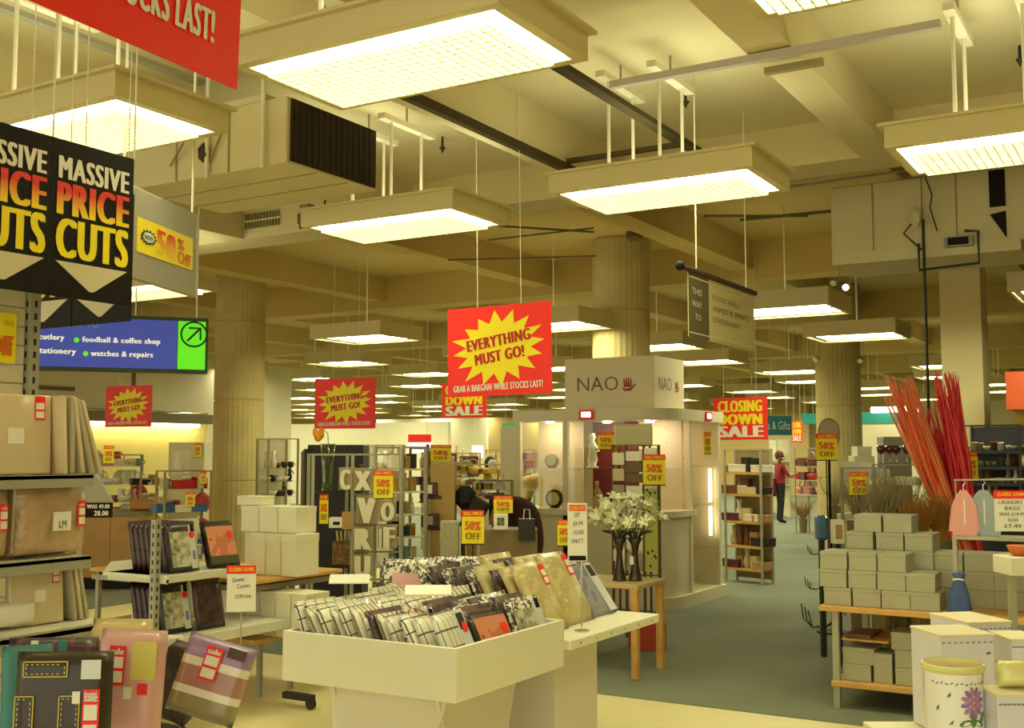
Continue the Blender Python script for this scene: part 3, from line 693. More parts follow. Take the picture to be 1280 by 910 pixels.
# ------------------------------------------------------------------ people
def figure(name, label, loc, rotz, J, E, R, zones, smooth=True, scale=1.0):
    """one skinned body; zones: function(point)->material index"""
    me = bpy.data.meshes.new(name); me.from_pydata([Vector(j) * scale for j in J], E, []); 
    o = bpy.data.objects.new(name, me); C.objects.link(o)
    sk = o.modifiers.new('skin', 'SKIN'); su = o.modifiers.new('sub', 'SUBSURF'); su.levels = su.render_levels = 2
    for k, r in enumerate(R):
        r = r if isinstance(r, tuple) else (r, r)
        me.skin_vertices[0].data[k].radius = (r[0] * scale, r[1] * scale)
    me.skin_vertices[0].data[0].use_root = True
    bpy.context.view_layer.update()
    dg = bpy.context.evaluated_depsgraph_get()
    nm = bpy.data.meshes.new_from_object(o.evaluated_get(dg)); 
    bpy.data.objects.remove(o); nm.name = name
    nm.materials.clear()
    mats, fn = zones
    for m in mats: nm.materials.append(m)
    for p in nm.polygons: p.use_smooth = True; p.material_index = fn(p.center / scale)
    o = bpy.data.objects.new(name, nm); C.objects.link(o); o.location = loc; o.rotation_euler = (0, 0, rotz)
    return tag(o, label, 'person')
SKIN = mat('skin', (196, 140, 96), 0.6); HAIRB = mat('brown_hair', (84, 50, 26), 0.7); HAIRD = mat('dark_hair', (34, 22, 16), 0.7)
def face_parts(o, hc, r, hairm, s=1.0, look=(0, -1, 0)):
    h = MB(); h.ball((hc[0], hc[1] + 0.022 * s, hc[2] + 0.022 * s), r * 1.1, 0.95, 1.0, 1.12, 2); h.build('hair', hairm, o, True)
    for sx_ in (-1, 1): MB().ball((hc[0] + sx_ * 0.032 * s, hc[1] - r * 0.84, hc[2] + 0.0 * s), 0.010 * s, 1, 1, 1, 1).build('eye', BLKINK, o)
    MB().prism([(hc[1] - r * 0.8, hc[2] + 0.01), (hc[1] - r * 1.18, hc[2] - 0.035), (hc[1] - r * 0.8, hc[2] - 0.04)], hc[0] - 0.01, hc[0] + 0.01, 'YZ').build('nose', SKIN, o)
    B(hc[0] - 0.02, hc[1] - r * 0.9, hc[2] - 0.065, hc[0] + 0.02, hc[1] - r * 0.78, hc[2] - 0.055).build('mouth', REDINK, o)
# standing woman in red, faces right of the picture and reaches out (local -y is forward)
J = [(0, 0, .92), (0, 0.0, 1.08), (0, 0.01, 1.28), (0, 0.0, 1.40), (0, -0.01, 1.50), (0, -0.015, 1.58),
     (-.17, 0, 1.34), (-.2, -.1, 1.13), (-.14, -.32, 1.12), (-.12, -.42, 1.13), (.17, 0, 1.34), (.2, -.1, 1.12), (.14, -.30, 1.08), (.12, -.40, 1.08),
     (-.09, 0, .86), (-.09, 0.0, .48), (-.09, 0.03, .09), (-.09, -.1, .04), (.09, 0, .86), (.09, -.02, .48), (.09, .02, .09), (.09, -.1, .04)]
E_ = [(0, 1), (1, 2), (2, 3), (3, 4), (4, 5), (2, 6), (6, 7), (7, 8), (8, 9), (2, 10), (10, 11), (11, 12), (12, 13), (0, 14), (14, 15), (15, 16), (16, 17), (0, 18), (18, 19), (19, 20), (20, 21)]
R_ = [.14, .12, .14, .055, .085, .075, .06, .045, .035, .03, .06, .045, .035, .03, .09, .06, .045, .035, .09, .06, .045, .035]
MAROON = mat('maroon_top', (140, 24, 34), 0.8); TROUS = mat('black_trousers', (28, 22, 24), 0.8)
def z_std(p):
    if p.z < 0.07: return 3
    if p.z < 0.93: return 1
    if p.z > 1.42 or (abs(p.x) > 0.1 and p.y < -0.14): return 2
    return 0
pp = at_z(976, 655, 0)
o = figure('person', 'woman in a dark red top and black trousers reaching out to the goods', (pp.x, pp.y, 0), YAW + PI * 0.55, J, E_, R_, ([MAROON, TROUS, SKIN, BLKCARD], z_std), scale=0.98)
face_parts(o, (0, -0.015, 1.52), 0.095, HAIRB)
pb = tag(MB().pillow(0.34, 0.4, 0.16, 8, 8).build('shoulder_bag', MAROON, None, True, loc=(pp.x - 0.22, pp.y - 0.16, 0.62), rot=(0, 0, YAW)), 'dark red bag hanging behind the woman in red', 'bag')
# bending shopper in long brown coat, facing left of the picture
J = [(0, 0.05, .9), (0, 0.02, 1.1), (0, -.22, 1.26), (0, -.40, 1.2), (0, -.50, 1.10), (0, -.54, 1.04),
     (-.18, -.30, 1.18), (-.2, -.34, .94), (-.14, -.5, .8), (-.12, -.58, .76), (.18, -.30, 1.18), (.2, -.34, .94), (.14, -.5, .8), (.12, -.58, .76),
     (-.1, .05, .82), (-.1, .0, .48), (-.1, .05, .09), (-.1, -.1, .04), (.1, .05, .82), (.1, .0, .48), (.1, .05, .09), (.1, -.1, .04)]
R2 = [.19, .19, .19, .07, .09, .08, .09, .07, .045, .035, .09, .07, .045, .035, .15, .12, .06, .04, .15, .12, .06, .04]
COAT = mat('brown_coat', (66, 34, 24), 0.85)
def z_coat(p):
    if p.z < 0.09: return 2
    if p.y < -.42 and p.z < .84 or p.y < -.42 and abs(p.x) < .1: return 1
    return 0
pp = at_d(640, 640, 10.8)
o = figure('person', 'stooping shopper in a long dark brown coat behind the duvet packs', (pp.x + 0.05, pp.y + 0.1, 0), YAW - PI / 2 + 0.5, J, E_, R2, ([COAT, SKIN, BLKCARD], z_coat), scale=0.98)
MB().ball((0, -0.5, 1.09), .1, .95, 1.1, 1, 2).build('hair', HAIRD, o, True)
# shopper in tan jacket
def z_tan(p):
    if p.z < 0.07: return 3
    if p.z < 0.9: return 1
    if p.y < -.5: return 2
    return 0
pp = at_d(655, 640, 15.5)
o = figure('person', 'shopper in a tan jacket and dark trousers leaning towards the showcase', (pp.x, pp.y, 0), YAW + PI / 2 - 0.2, J, E_, [r * 0.9 for r in R2[:2]] + R2[2:14] + [.1, .06, .05, .04] * 2, ([mat('tan_jacket', (190, 160, 90), 0.8), TROUS, SKIN, BLKCARD], z_tan), scale=1.08)
MB().ball((0, -0.57, 1.24), .1, .95, 1.0, 1.1, 2).build('hair', HAIRD, o, True)
pp = at_d(613, 640, 17)
J = [(0, 0, .92), (0, 0, 1.08), (0, 0.01, 1.28), (0, 0, 1.40), (0, -0.01, 1.50), (0, -0.015, 1.58), (-.17, 0, 1.34), (-.2, -.05, 1.1), (-.16, -.2, .95), (-.14, -.28, .92), (.17, 0, 1.34), (.2, -.05, 1.1), (.16, -.2, .95), (.14, -.28, .92),
     (-.09, 0, .86), (-.09, 0, .48), (-.09, .03, .09), (-.09, -.1, .04), (.09, 0, .86), (.09, -.02, .48), (.09, .02, .09), (.09, -.1, .04)]
o = figure('person', 'shopper in a yellow top and grey trousers among the far shelves', (pp.x, pp.y, 0), YAW + 0.5, J, E_, R_, ([mat('yellow_top', (206, 186, 80), 0.8), mat('grey_trousers', (96, 90, 78), 0.8), SKIN, BLKCARD], z_std), scale=0.92)
face_parts(o, (0, -0.015, 1.42), 0.09, HAIRD)

# ------------------------------------------------------------------ bedding packs
CHECK = mat_grid('check_duvet', (224, 218, 192), (52, 46, 34), 16, 16, 0.09)
CHECK2 = mat_grid('fine_check_duvet', (216, 210, 186), (90, 84, 66), 26, 12, 0.10)
LINES = mat_grid('stripe_duvet', (222, 214, 188), (120, 108, 80), 30, 0, 0.3)
DARKP = mat_blobs('dark_bedding', [(46, 26, 24), (74, 48, 44), (30, 18, 16)], 14)
DARKB = mat_blobs('black_bedding', [(34, 24, 18), (60, 48, 34), (22, 16, 14)], 9)
CREAMP = mat_blobs('cream_bedding', [(206, 190, 130), (190, 172, 108), (216, 204, 156)], 11)
SPOTP = mat_blobs('spotted_bedding', [(222, 214, 190), (60, 50, 42), (214, 204, 176)], 38)
BLUEP = mat_blobs('grey_blue_bedding', [(150, 146, 150), (120, 118, 132), (176, 172, 168)], 7)
ROSEP = mat_blobs('rust_bedding', [(190, 104, 66), (206, 130, 90), (120, 72, 48)], 8)
BEIGEP = mat('beige_bedding', (212, 192, 150), 0.45, noise=0.06, nscale=6, bump=0.15, coat=0.7)
PINKP = mat('pink_bedding', (222, 168, 166), 0.45, noise=0.05, nscale=4, bump=0.12, coat=0.7)
BROWNP = mat('brown_bedding', (50, 35, 20), 0.55, noise=0.1, nscale=5, coat=0.4)
PHOTO1 = mat_blobs('photo_card', [(200, 196, 170), (160, 156, 130), (110, 104, 84)], 20, 0.8)
PHOTO2 = mat_blobs('dark_photo_card', [(70, 56, 40), (120, 100, 74), (40, 30, 22)], 16, 0.8)
CLEAR = mat('plastic_gloss', (226, 222, 200), 0.12, coat=1.0)
LAV = mat('lavender_print', (120, 116, 176), 0.5)
SKYP = mat('pale_insert', (206, 208, 200), 0.3, coat=0.8)
def red_label(t, x, z, w, h, y, lines=2, txt=True):
    B(x, y - 0.002, z, x + w, y, z + h, 0).build('price_label', REDS, t)
    if txt: text('sale', w * 0.8, h * 0.16, WHINK, t, x + w * 0.1, z + h * 0.78, y - 0.003, 0.03)
    for k in range(lines):
        q = z + h * (0.08 + 0.36 * k)
        B(x + w * 0.1, y - 0.0035, q, x + w * 0.9, y - 0.002, q + h * 0.28).build('price_field', WCARD, t)
def make_pack(label, w, h, t_, body, insert=None, group=None, dot=False, label_red=False, stripes=False, rough_edge=True, nx=8):
    t = thing('bedding_pack', label, 'bedding pack', (0, 0, 0), 0, group)
    MB().pillow(w, h, t_, nx, nx, 0.3, 0.35).build('cover', body, t, True)
    y = -t_ / 2 - 0.001
    if insert == 'photo':
        B(-w * 0.42, y - 0.002, h * 0.1, w * 0.2, y, h * 0.8).build('insert_card', PHOTO1, t)
        B(w * 0.2, y - 0.003, h * 0.05, w * 0.4, y, h * 0.92).build('side_strip', SKYP, t)
        B(w * 0.26, y - 0.004, h * 0.78, w * 0.38, y - 0.003, h * 0.93).build('logo_patch', BLKCARD, t)
        B(w * 0.25, y - 0.004, h * 0.22, w * 0.35, y - 0.003, h * 0.4).build('blue_print', LAV, t)
    elif insert == 'dark':
        B(-w * 0.4, y - 0.002, h * 0.3, w * 0.35, y, h * 0.9).build('insert_card', PHOTO2, t)
    elif insert == 'card':
        B(-w * 0.15, y - 0.002, h * 0.4, w * 0.15, y, h * 0.62).build('insert_card', WCARD, t)
    elif insert == 'rust':
        B(-w * 0.42, y - 0.002, h * 0.25, w * 0.42, y, h * 0.92).build('insert_card', ROSEP, t)
        B(-w * 0.42, y - 0.003, h * 0.08, w * 0.42, y, h * 0.25).build('name_band', mat('olive_band', (70, 66, 34)), t)
    elif insert == 'band':
        B(w * 0.1, y - 0.002, h * 0.02, w * 0.4, y, h * 0.97).build('insert_strip', SKYP, t)
        B(w * 0.14, y - 0.003, h * 0.7, w * 0.36, y - 0.002, h * 0.92).build('logo_patch', DKSTEEL, t)
    if dot:
        MB().lathe([(w * 0.09, 0), (w * 0.09, 0.002)], 14).xf(Matrix.Rotation(PI / 2, 4, 'X')).build('red_sticker', REDS, t, loc=(w * 0.28, y - 0.004, h * 0.72))
    if label_red: red_label(t, w * 0.2, h * 0.62, w * 0.16, h * 0.3, y - 0.001, 2, False)
    return t
_prot = {}
def pack(kind, label, loc, rz, lean, group, scale=1.0):
    spec = {
        'check': dict(w=.27, h=.34, t_=.05, body=CHECK), 'check_band': dict(w=.27, h=.34, t_=.05, body=CHECK2, insert='band', dot=True),
        'lines': dict(w=.27, h=.33, t_=.045, body=LINES), 'lines_dark': dict(w=.27, h=.33, t_=.05, body=LINES, insert='dark'),
        'dark': dict(w=.27, h=.34, t_=.035, body=DARKP), 'dark_photo': dict(w=.27, h=.34, t_=.04, body=DARKB, insert='photo', dot=True),
        'rust': dict(w=.27, h=.32, t_=.04, body=DARKB, insert='rust', dot=True), 'cream': dict(w=.30, h=.38, t_=.06, body=CREAMP, label_red=True),
        'cream_plain': dict(w=.30, h=.36, t_=.05, body=CREAMP), 'spot': dict(w=.27, h=.33, t_=.045, body=SPOTP, insert='photo'),
        'spot_plain': dict(w=.30, h=.34, t_=.05, body=SPOTP), 'blue': dict(w=.30, h=.34, t_=.05, body=BLUEP, insert='band'),
        'plum': dict(w=.27, h=.34, t_=.04, body=DARKP, insert='dark'), 'beige': dict(w=.30, h=.30, t_=.03, body=BEIGEP),
    }[kind]
    if kind not in _prot:
        _prot[kind] = t = make_pack(label, group=group, **spec)
    else:
        t = dup(_prot[kind], label=label, group=group)
    t['group'] = group
    t.location = loc; t.rotation_euler = (lean, 0, rz); t.scale = (scale,) * 3
    return t
# dump bin
bx0, bx1, by0, by1, bz0, bz1 = -3.51, -2.575, 3.86, 4.79, 0.585, 0.805
t = thing('dump_bin', 'white square dump bin full of checked duvet packs', 'display bin', (bx0, by0, 0))
W_, D_ = bx1 - bx0, by1 - by0
B(0, 0, bz0, W_, 0.02, bz1, 0.002).build('front_panel', WHITE, t); B(0, D_ - 0.02, bz0, W_, D_, bz1, 0.002).build('back_panel', WHITE, t)
B(0, 0.021, bz0, 0.02, D_ - 0.021, bz1, 0.002).build('side_panel', WHITE, t); B(W_ - 0.02, 0.021, bz0, W_, D_ - 0.021, bz1, 0.002).build('side_panel', WHITE, t)
B(0.02, 0.02, bz0, W_ - 0.02, D_ - 0.02, bz0 + 0.02).build('tray_floor', WHITE, t)
def wavy(c, half):
    L = [(c - half, bz0)]; 
    for k in range(11):
        q = k / 10; z = bz0 * (1 - q); L.append((c - half * (1 - 0.28 * math.sin(PI * 0.5 * min(1, q * 1.6)) ** 1.4 + 0.1 * max(0, q - .6)), z))
    R = [(2 * c - x, z) for x, z in reversed(L)]
    return L + R
PED = mat('pedestal_white', (222, 214, 196), 0.5)
MB().prism(wavy(W_ / 2 - 0.01, 0.33), 0.16, 0.18, 'XZ').build('pedestal_panel', PED, t)
MB().prism(wavy(W_ / 2 - 0.01, 0.33), D_ - 0.2, D_ - 0.18, 'XZ').build('pedestal_panel', PED, t)
m_ = MB().prism(wavy(D_ / 2, 0.33), W_ - 0.2, W_ - 0.18, 'YZ'); m_.build('pedestal_panel', PED, t)
MB().prism(wavy(D_ / 2, 0.33), 0.16, 0.18, 'YZ').build('pedestal_panel', PED, t)
B(W_ - 0.24, 0.18, 0, W_ - 0.2, 0.22, bz0).build('corner_post', WHITE, t); B(W_ * .5 - 0.2, 0.2, 0.0, W_ * .5 + 0.2, D_ - 0.2, 0.05).build('base_board', WHITE, t)
GB = 'duvet packs filed in the white dump bin'
rowkinds = [['check', 'check', 'lines', 'check', 'lines_dark', 'check', 'lines', 'check', 'plum', 'lines_dark', 'check_band', 'spot', 'check', 'check_band', 'check_band'],
            ['lines', 'check', 'check', 'check_band', 'lines', 'check', 'check', 'lines', 'check', 'lines_dark', 'dark', 'lines', 'spot', 'dark', 'rust'],
            ['check', 'lines', 'check', 'check', 'check_band', 'check', 'spot', 'lines', 'dark', 'spot', 'check', 'dark', 'spot_plain', 'dark', 'spot']]
desc = {'check': 'black on white checked duvet pack', 'check_band': 'checked duvet pack with pale strip and red sticker', 'lines': 'fine striped cream duvet pack', 'lines_dark': 'striped cream pack with dark picture card',
        'dark': 'dark brown duvet pack', 'dark_photo': 'black pack with grey picture card', 'rust': 'dark pack with rust coloured picture', 'spot': 'black and white spotted pack with picture card',
        'spot_plain': 'black and white spotted duvet pack', 'plum': 'plum brown pack with dark picture', 'cream': 'gold cream duvet pack with red price label', 'cream_plain': 'gold cream duvet pack', 'blue': 'grey blue duvet pack', 'beige': 'flat beige sheet pack'}
rnd = random.Random(4)
for r, kinds in enumerate(rowkinds):
    for k, kd in enumerate(kinds):
        x = bx0 + 0.165 + 0.0525 * k + rnd.uniform(-.006, .006)
        pack(kd, '%s, %s from left, %s bin row' % (desc[kd], nth(k), ('front', 'middle', 'back')[r]), (x, by0 + 0.17 + 0.295 * r + rnd.uniform(-.01, .01), bz0 + 0.022 + rnd.uniform(0, .035)), PI / 2 + rnd.uniform(-.16, .16), -0.40 - rnd.uniform(0, .14), GB, rnd.uniform(.94, 1.04))
for k, (px, py, w) in enumerate(((436, 733, .19), (535, 748, .2))):
    p = at_z(px, py, 0.97); t = thing('shelf_card', ('loose white card standing on the left of the bin packs', 'loose white card lying over the middle of the bin packs')[k], 'card', (p.x, p.y, 0.985 - k * 0.0), 0.5); t.rotation_euler = (-0.9, 0, 0.55 + 0.05 * k)
    B(-w / 2, 0, 0, w / 2, 0.004, 0.06).build('card', WCARD, t); MB().tube([(-w / 2, 0, 0), (w / 2, 0, 0)], 0.004, 6).build('fold', CLEAR, t)
# side shelf behind the bin
SZ = 0.70
t = thing('display_counter', 'white counter with packs behind the dump bin', 'counter', (-4.25, 4.83, 0))
B(0, 0, SZ - 0.045, 1.69, 1.06, SZ, 0.004).build('top', WHITE, t); B(0.1, 0.15, 0, 1.52, 0.62, SZ - 0.045, 0.003).build('body', PED, t); B(0.12, 0.6, 0.0, 1.3, 0.9, SZ - 0.05).build('rear_body', WHITE, t)
for k in range(6): MB().ball((1.692, 0.1 + 0.17 * k, SZ - 0.022), 0.006, sub=1).build('screw_cap', GREYST, t)
GS = 'duvet packs standing on the white counter behind the bin'
for k in range(9):
    kd = ['spot_plain', 'dark', 'spot', 'dark', 'spot', 'cream_plain', 'dark', 'cream_plain', 'cream'][k]
    pack(kd, '%s, %s from left, near counter row' % (desc[kd], nth(k)), (-3.35 + 0.075 * k, 5.02, SZ + 0.003), PI / 2, -0.5, GS)
for k in range(7):
    kd = ['spot_plain', 'cream_plain', 'plum', 'dark', 'cream_plain', 'cream_plain', 'cream'][k]
    pack(kd, '%s, %s from left, middle counter row' % (desc[kd], nth(k)), (-3.2 + 0.07 * k, 5.36, SZ + 0.003), PI / 2, -0.52, GS, 1.08)
for k in range(3):
    kd = ['dark', 'blue', 'blue'][k]
    pack(kd, '%s, %s from left, rear counter row' % (desc[kd], nth(k)), (-2.98 + 0.09 * k, 5.7, SZ + 0.003), PI / 2, -0.62, GS, 0.95)
for k, (px, y, kd) in enumerate(((535, 5.15, 'spot_plain'), (560, 5.25, 'spot_plain'), (590, 5.35, 'spot_plain'), (625, 5.3, 'spot_plain'), (655, 5.45, 'spot_plain'), (548, 5.05, 'plum'))):
    p = at_y(px, 700, y + 0.1)
    pack(kd, '%s %s from left behind the counter rows' % (desc[kd], nth(k)), (p.x, y + 0.15, SZ + 0.003), 0.1, 0.12, GS, 0.9)
p = at_y(546, 690, 5.25); t = make_pack('white pack with a broad pink window at the back of the counter', .36, .32, .07, SPOTP, None, GS); t.location = (p.x, 5.0, SZ + 0.003); t.rotation_euler = (0, 0, .25)
B(-0.09, -.042, .06, .15, -.036, .25).build('pink_window', PINKP, t)
# tall price card on stem
p = at_d(722, 705, 5.75)
zt_, zb_ = at_d(722, 629, 5.75).z, at_d(722, 702, 5.75).z
t = thing('price_card', 'tall white price card on a thin stem above the gold packs', 'price card', (p.x, p.y, zb_), YAW)
Wd, Hh = 0.1, zt_ - zb_
B(-Wd / 2, 0, 0, Wd / 2, 0.006, Hh, 0.002).build('card', WCARD, t)
B(-Wd * .42, -0.003, Hh * .87, Wd * .42, 0, Hh * .97).build('header', REDS, t); text('CLOSING DOWN', Wd * .76, Hh * .06, YEL, t, -Wd * .38, Hh * .89, -0.005, 0.02)
for k, s_ in enumerate(('SET', '£9.99', 'DOUBLE', 'ONLY 7')): text(s_, Wd * (.3, .5, .55, .6)[k], Hh * .07, BLKINK, t, -Wd * (.15, .22, .2, .3)[k], Hh * (.76 - .15 * k), -0.003, 0.0, 0.08)
B(-Wd * .42, -0.003, Hh * .02, Wd * .42, 0, Hh * .1).build('base_clip', BLKCARD, t)
MB().tube([(0.02, 0.01, 0), (0.02, 0.01, SZ - zb_ + 0.002)], 0.004, 6).build('stem', CHROME, t); MB().lathe([(0.04, 0), (0.04, .004)], 12, (0.02, 0.01, SZ - zb_ + 0.002)).build('foot', CHROME, t)

# ------------------------------------------------------------------ perforated rack with black packs
RX, RY = -4.95, 4.47
def perforated_post(parent, x, y, z0, z1, w=0.04, ax='x'):
    B(x - w / 2, y - w / 2, z0, x + w / 2, y + w / 2, z1).build('upright', GREYST, parent)
    m = MB(); n = int((z1 - z0) / 0.05)
    for k in range(n):
        z = z0 + 0.02 + k * 0.05
        m.box(x - 0.006, y - w / 2 - 0.001, z, x + 0.006, y - w / 2, z + 0.025); m.box(x + w / 2, y - 0.006, z, x + w / 2 + 0.001, y + 0.006, z + 0.025)
    o = m.build('slot_holes', DKSTEEL, parent); o['kind'] = 'stuff'
t = thing('gondola_rack', 'white two shelf rack with a perforated post left of the bin', 'rack', (RX, RY, 0))
perforated_post(t, -0.08, 0.0, 0, 1.22)
B(-0.5, 0.02, 0.885, 0.0, 0.75, 0.905).build('shelf', SHELFW, t); B(-0.5, 0.02, 0.86, 0.0, 0.03, 0.885).build('shelf_lip', SHELFW, t); B(-0.01, 0.02, 0.865, 0.0, 0.75, 0.885).build('shelf_lip', SHELFW, t)
B(-0.5, 0.02, 0.53, 0.06, 1.05, 0.555).build('shelf', SHELFW, t); B(0.05, 0.02, 0.50, 0.06, 1.05, 0.53).build('shelf_lip', SHELFW, t)
_q = at_z(138, 703, .9); _q2 = at_z(166, 716, .87)
MB().prism([(_q.x - RX, _q.y - RY), (-0.52, 0.0), (-0.1, 0.0), (-0.52, 0.75), (_q.x - RX, _q.y - RY + .5)], .885, .905, 'XY').build('end_shelf', SHELFW, t)
B(_q2.x - RX, _q2.y - RY, 0.0, -0.52, _q2.y - RY + .03, 0.884).build('end_panel', WHITE, t)
B(-0.56, 0.3, 0.1, -0.54, 0.75, 1.18).build('back_panel', SHELFW, t)
B(-0.5, 0.0, 0.06, 0.15, 0.04, 0.09).build('foot_bar', DKSTEEL, t); B(-0.02, 1.0, 0.05, 0.22, 1.04, 0.09).build('foot_bar', DKSTEEL, t)
for (x, y) in ((0.12, 0.02), (0.2, 1.02), (-0.45, 0.02)):
    MB().lathe([(0.035, -0.012), (0.035, 0.012)], 14).xf(Matrix.Rotation(PI / 2, 4, 'X')).build('caster', DKSTEEL, t, loc=(x, y, 0.035))
GR = 'black bedding packs on the perforated rack'
for k in range(8):
    kd = 'dark_photo' if k == 7 else 'dark'
    pack(kd, '%s, %s from left on the upper rack shelf' % (desc[kd], nth(k)), (RX - 0.36 + 0.043 * k, RY + 0.2, 0.91), PI / 2, -0.2, GR, 0.86)
pack('rust', 'dark pack with rust picture and orange sticker on the upper rack shelf', (RX - 0.06, RY + 0.52, 0.91), PI / 2 - 0.15, -0.35, GR, 0.86)
pack('rust', 'second rust coloured pack behind the orange stickered one on the rack', (RX - 0.12, RY + 0.56, 0.91), PI / 2 - 0.1, -0.3, GR, 0.88)
for k in range(7):
    kd = 'dark_photo' if k == 5 else 'dark'
    pack(kd, '%s, %s from left on the lower rack shelf' % (desc[kd], nth(k)), (RX - 0.33 + 0.045 * k, RY + (0.2 if k < 6 else 0.42), 0.558), PI / 2, -0.2, GR, 0.86)
for k in range(3):
    pack('plum', 'plum brown pack, %s from the left on the left end shelf of the rack' % nth(k), (at_z(168 + 9 * k, 705, .91).x, at_z(168 + 9 * k, 705, .91).y + .12, 0.908), PI / 2, 0.2, GR, 0.72)
p = at_d(283, 765, 6.2); z1 = at_d(300, 707, 6.2).z; Wd = 0.155; Hh = z1 - p.z
t = thing('price_card', 'white half price card with a red header on the rack', 'price card', (p.x, p.y, p.z), YAW + 0.15)
B(0, 0, 0, Wd, .005, Hh * .82).build('card', WCARD, t); B(-0.003, -.002, Hh * .82, Wd, .006, Hh).build('header', REDS, t); text('CLOSING DOWN', Wd * .85, Hh * .09, YEL, t, Wd * .07, Hh * .87, -.004, .02)
for k, (s_, w, x, z) in enumerate((('Duvet', .4, .2, .64), ('Covers', .45, .35, .5), ('1/2', .14, .3, .28), ('Price', .36, .48, .28))): text(s_, Wd * w, Hh * .09, BLKINK, t, Wd * x, Hh * z, -.003, 0, .1)
MB().tube([(Wd / 2, .01, Hh * .8), (Wd / 2, .01, 0.556 - p.z)], .004, 6).build('clip_post', CHROME, t)

# ------------------------------------------------------------------ table with white boxes
t = thing('wooden_shelf_table', 'wood topped shelf carrying plain white boxes', 'table', (-6.6, 5.28, 0))
B(0, 0, 0.775, 1.57, 0.85, 0.8, 0.003).build('top', PINE, t); B(0, 0.02, 0.72, 1.5, 0.8, 0.755).build('steel_rail', GREYST, t)
B(0, 0, 0.40, 1.57, 0.85, 0.43, 0.003).build('lower_shelf', PINE, t)
for (x, y) in ((0.03, 0.03), (1.3, 0.6), (0.03, 0.78), (1.3, 0.3)): B(x, y, 0, x + .03, y + .03, .775).build('leg', GREYST, t)
WB = mat('plain_box_card', (228, 222, 192), 0.6, noise=0.03)
def carton(name, label, loc, w, d, h, m, rz=0.0, group=None, cat='box', proto={}):
    key = (name, w, d, h, m.name)
    if key in proto: return dup(proto[key], label, loc, (0, 0, rz), group)
    t = thing(name, label, cat, loc, rz, group)
    B(0, 0, 0, w, d, h * 0.93, 0.0015).build('body', m, t)
    B(-0.002, -0.002, h * 0.8, w + 0.002, d + 0.002, h, 0.0015).build('lid', m, t)
    proto[key] = t
    return t
GW = 'plain white boxes stacked on the wood topped shelf'
x_ = [at_y(px, 700, 5.9).x for px in (335, 357, 374, 391)]
for k in range(3): carton('white_box', 'tall plain white box, %s from the left in the bottom row on the wood top' % nth(k), (-5.34 + 0.135 * k, 5.55, 0.802), .128, .22, .27, WB, 0, GW)
carton('white_box', 'tall plain white box at the left end of the wood top', (-5.49, 5.65, 0.802), .128, .22, .27, WB, 0, GW)
for k in range(3): carton('white_box', 'squat plain white box, %s from the left in the upper row on the wood top' % nth(k), (-5.48 + 0.165 * k, 5.6, 1.075), .158, .2, .17, WB, 0, GW)
carton('white_box', 'small white box alone on top of the white stack', (-5.54, 5.62, 1.248), .2, .15, .06, WB, 0, GW)
for k in range(7): carton('white_box', 'tall plain white box, %s from the left on the lower wood shelf' % nth(k), (-5.68 + 0.132 * k, 5.45, 0.432), .125, .22, .28, WB, 0, GW)
# ------------------------------------------------------------------ left gondola
XF, XB, YE = -3.33, -3.87, 2.67
t = thing('wall_gondola', 'tall cream shelving unit filling the left edge of the picture', 'shelving', (XB, 1.0, 0))
L = YE - 1.0
perforated_post(t, 0.0, 2.79 - 1.0, 0, 2.24, 0.045)
SLAT = mat('slat_panel_cream', (206, 196, 158), 0.6, noise=0.03)
for k in range(30): B(-0.03, 0, 0.02 + 0.074 * k, 0.0, L + 0.09, 0.02 + 0.074 * k + 0.07, 0.002).build('slat', SLAT, t)
for z, xx in ((1.51, XF), (1.225, XF)):
    B(0.0, 0, z, xx - XB, L, z + 0.012).build('shelf', SHELFW, t); B(xx - XB - 0.012, 0, z - 0.03, xx - XB, L, z + 0.014).build('shelf_lip', GREYST, t)
    B(0.02, L - 0.02, z - 0.09, xx - XB - 0.12, L, z).build('bracket', SHELFW, t)
B(0.0, 0, 0.995, -3.22 - XB, L + 0.05, 1.01).build('shelf', SHELFW, t); B(-3.24 - XB, 0, 0.965, -3.22 - XB, L + 0.05, 1.015).build('shelf_lip', GREYST, t)
B(0.0, 0, 0.0, 0.45, L, 0.12).build('plinth', GREYST, t)
pL, pR = at_x(-18, 455, -3.84), at_x(22, 455, -3.84); z1 = at_x(22, 392, -3.84).z
t2 = thing('price_poster', 'yellow poster on the slatted back at the left edge', 'poster', (-3.855, pL.y, pR.z), PI / 2); Wd, Hh = pR.y - pL.y, z1 - pR.z
B(0, 0, 0, Wd, .004, Hh).build('card', YEL, t2); text('Off', Wd * .8, Hh * .4, ORINK, t2, Wd * .12, Hh * .15, -.003, .05)
text('SALE', Wd * .3, Hh * .1, mat('brown_ink', (170, 130, 20)), t2, Wd * .6, Hh * .75, -.003, .0)
GG = 'flat packs standing on the left shelving'
PAPERG = mat('grey_beige_bedding', (176, 166, 134), 0.5, coat=.4)
def gpack(label, y, z, w, h, t_, rz, lean, body, tilt=0, ins=None, red=False):
    t = thing('bedding_pack', label, 'bedding pack', (0, 0, 0), 0, GG)
    B(-w / 2, -t_ / 2, 0, w / 2, t_ / 2, h, min(.008, t_ * .4), 2).build('cover', body, t, True)
    if ins: B(-w * .05, -t_ / 2 - .002, h * .38, w * .15, -t_ / 2 - .0005, h * .58).build('insert_card', WCARD, t)
    if red: red_label(t, w * .28, h * .68, w * .13, h * .3, -t_ / 2 - .001, 2, False)
    t.location = (-3.45, y, z); t.rotation_euler = (lean, tilt, rz); return t
y0 = at_x(25, 550, -3.42).y
t = gpack('large cream sheet pack on the top shelf at the left edge', y0 - 0.02, 1.525, .27, .275, .06, PI / 2 - .25, -.05, BEIGEP, 0, 'card', True)
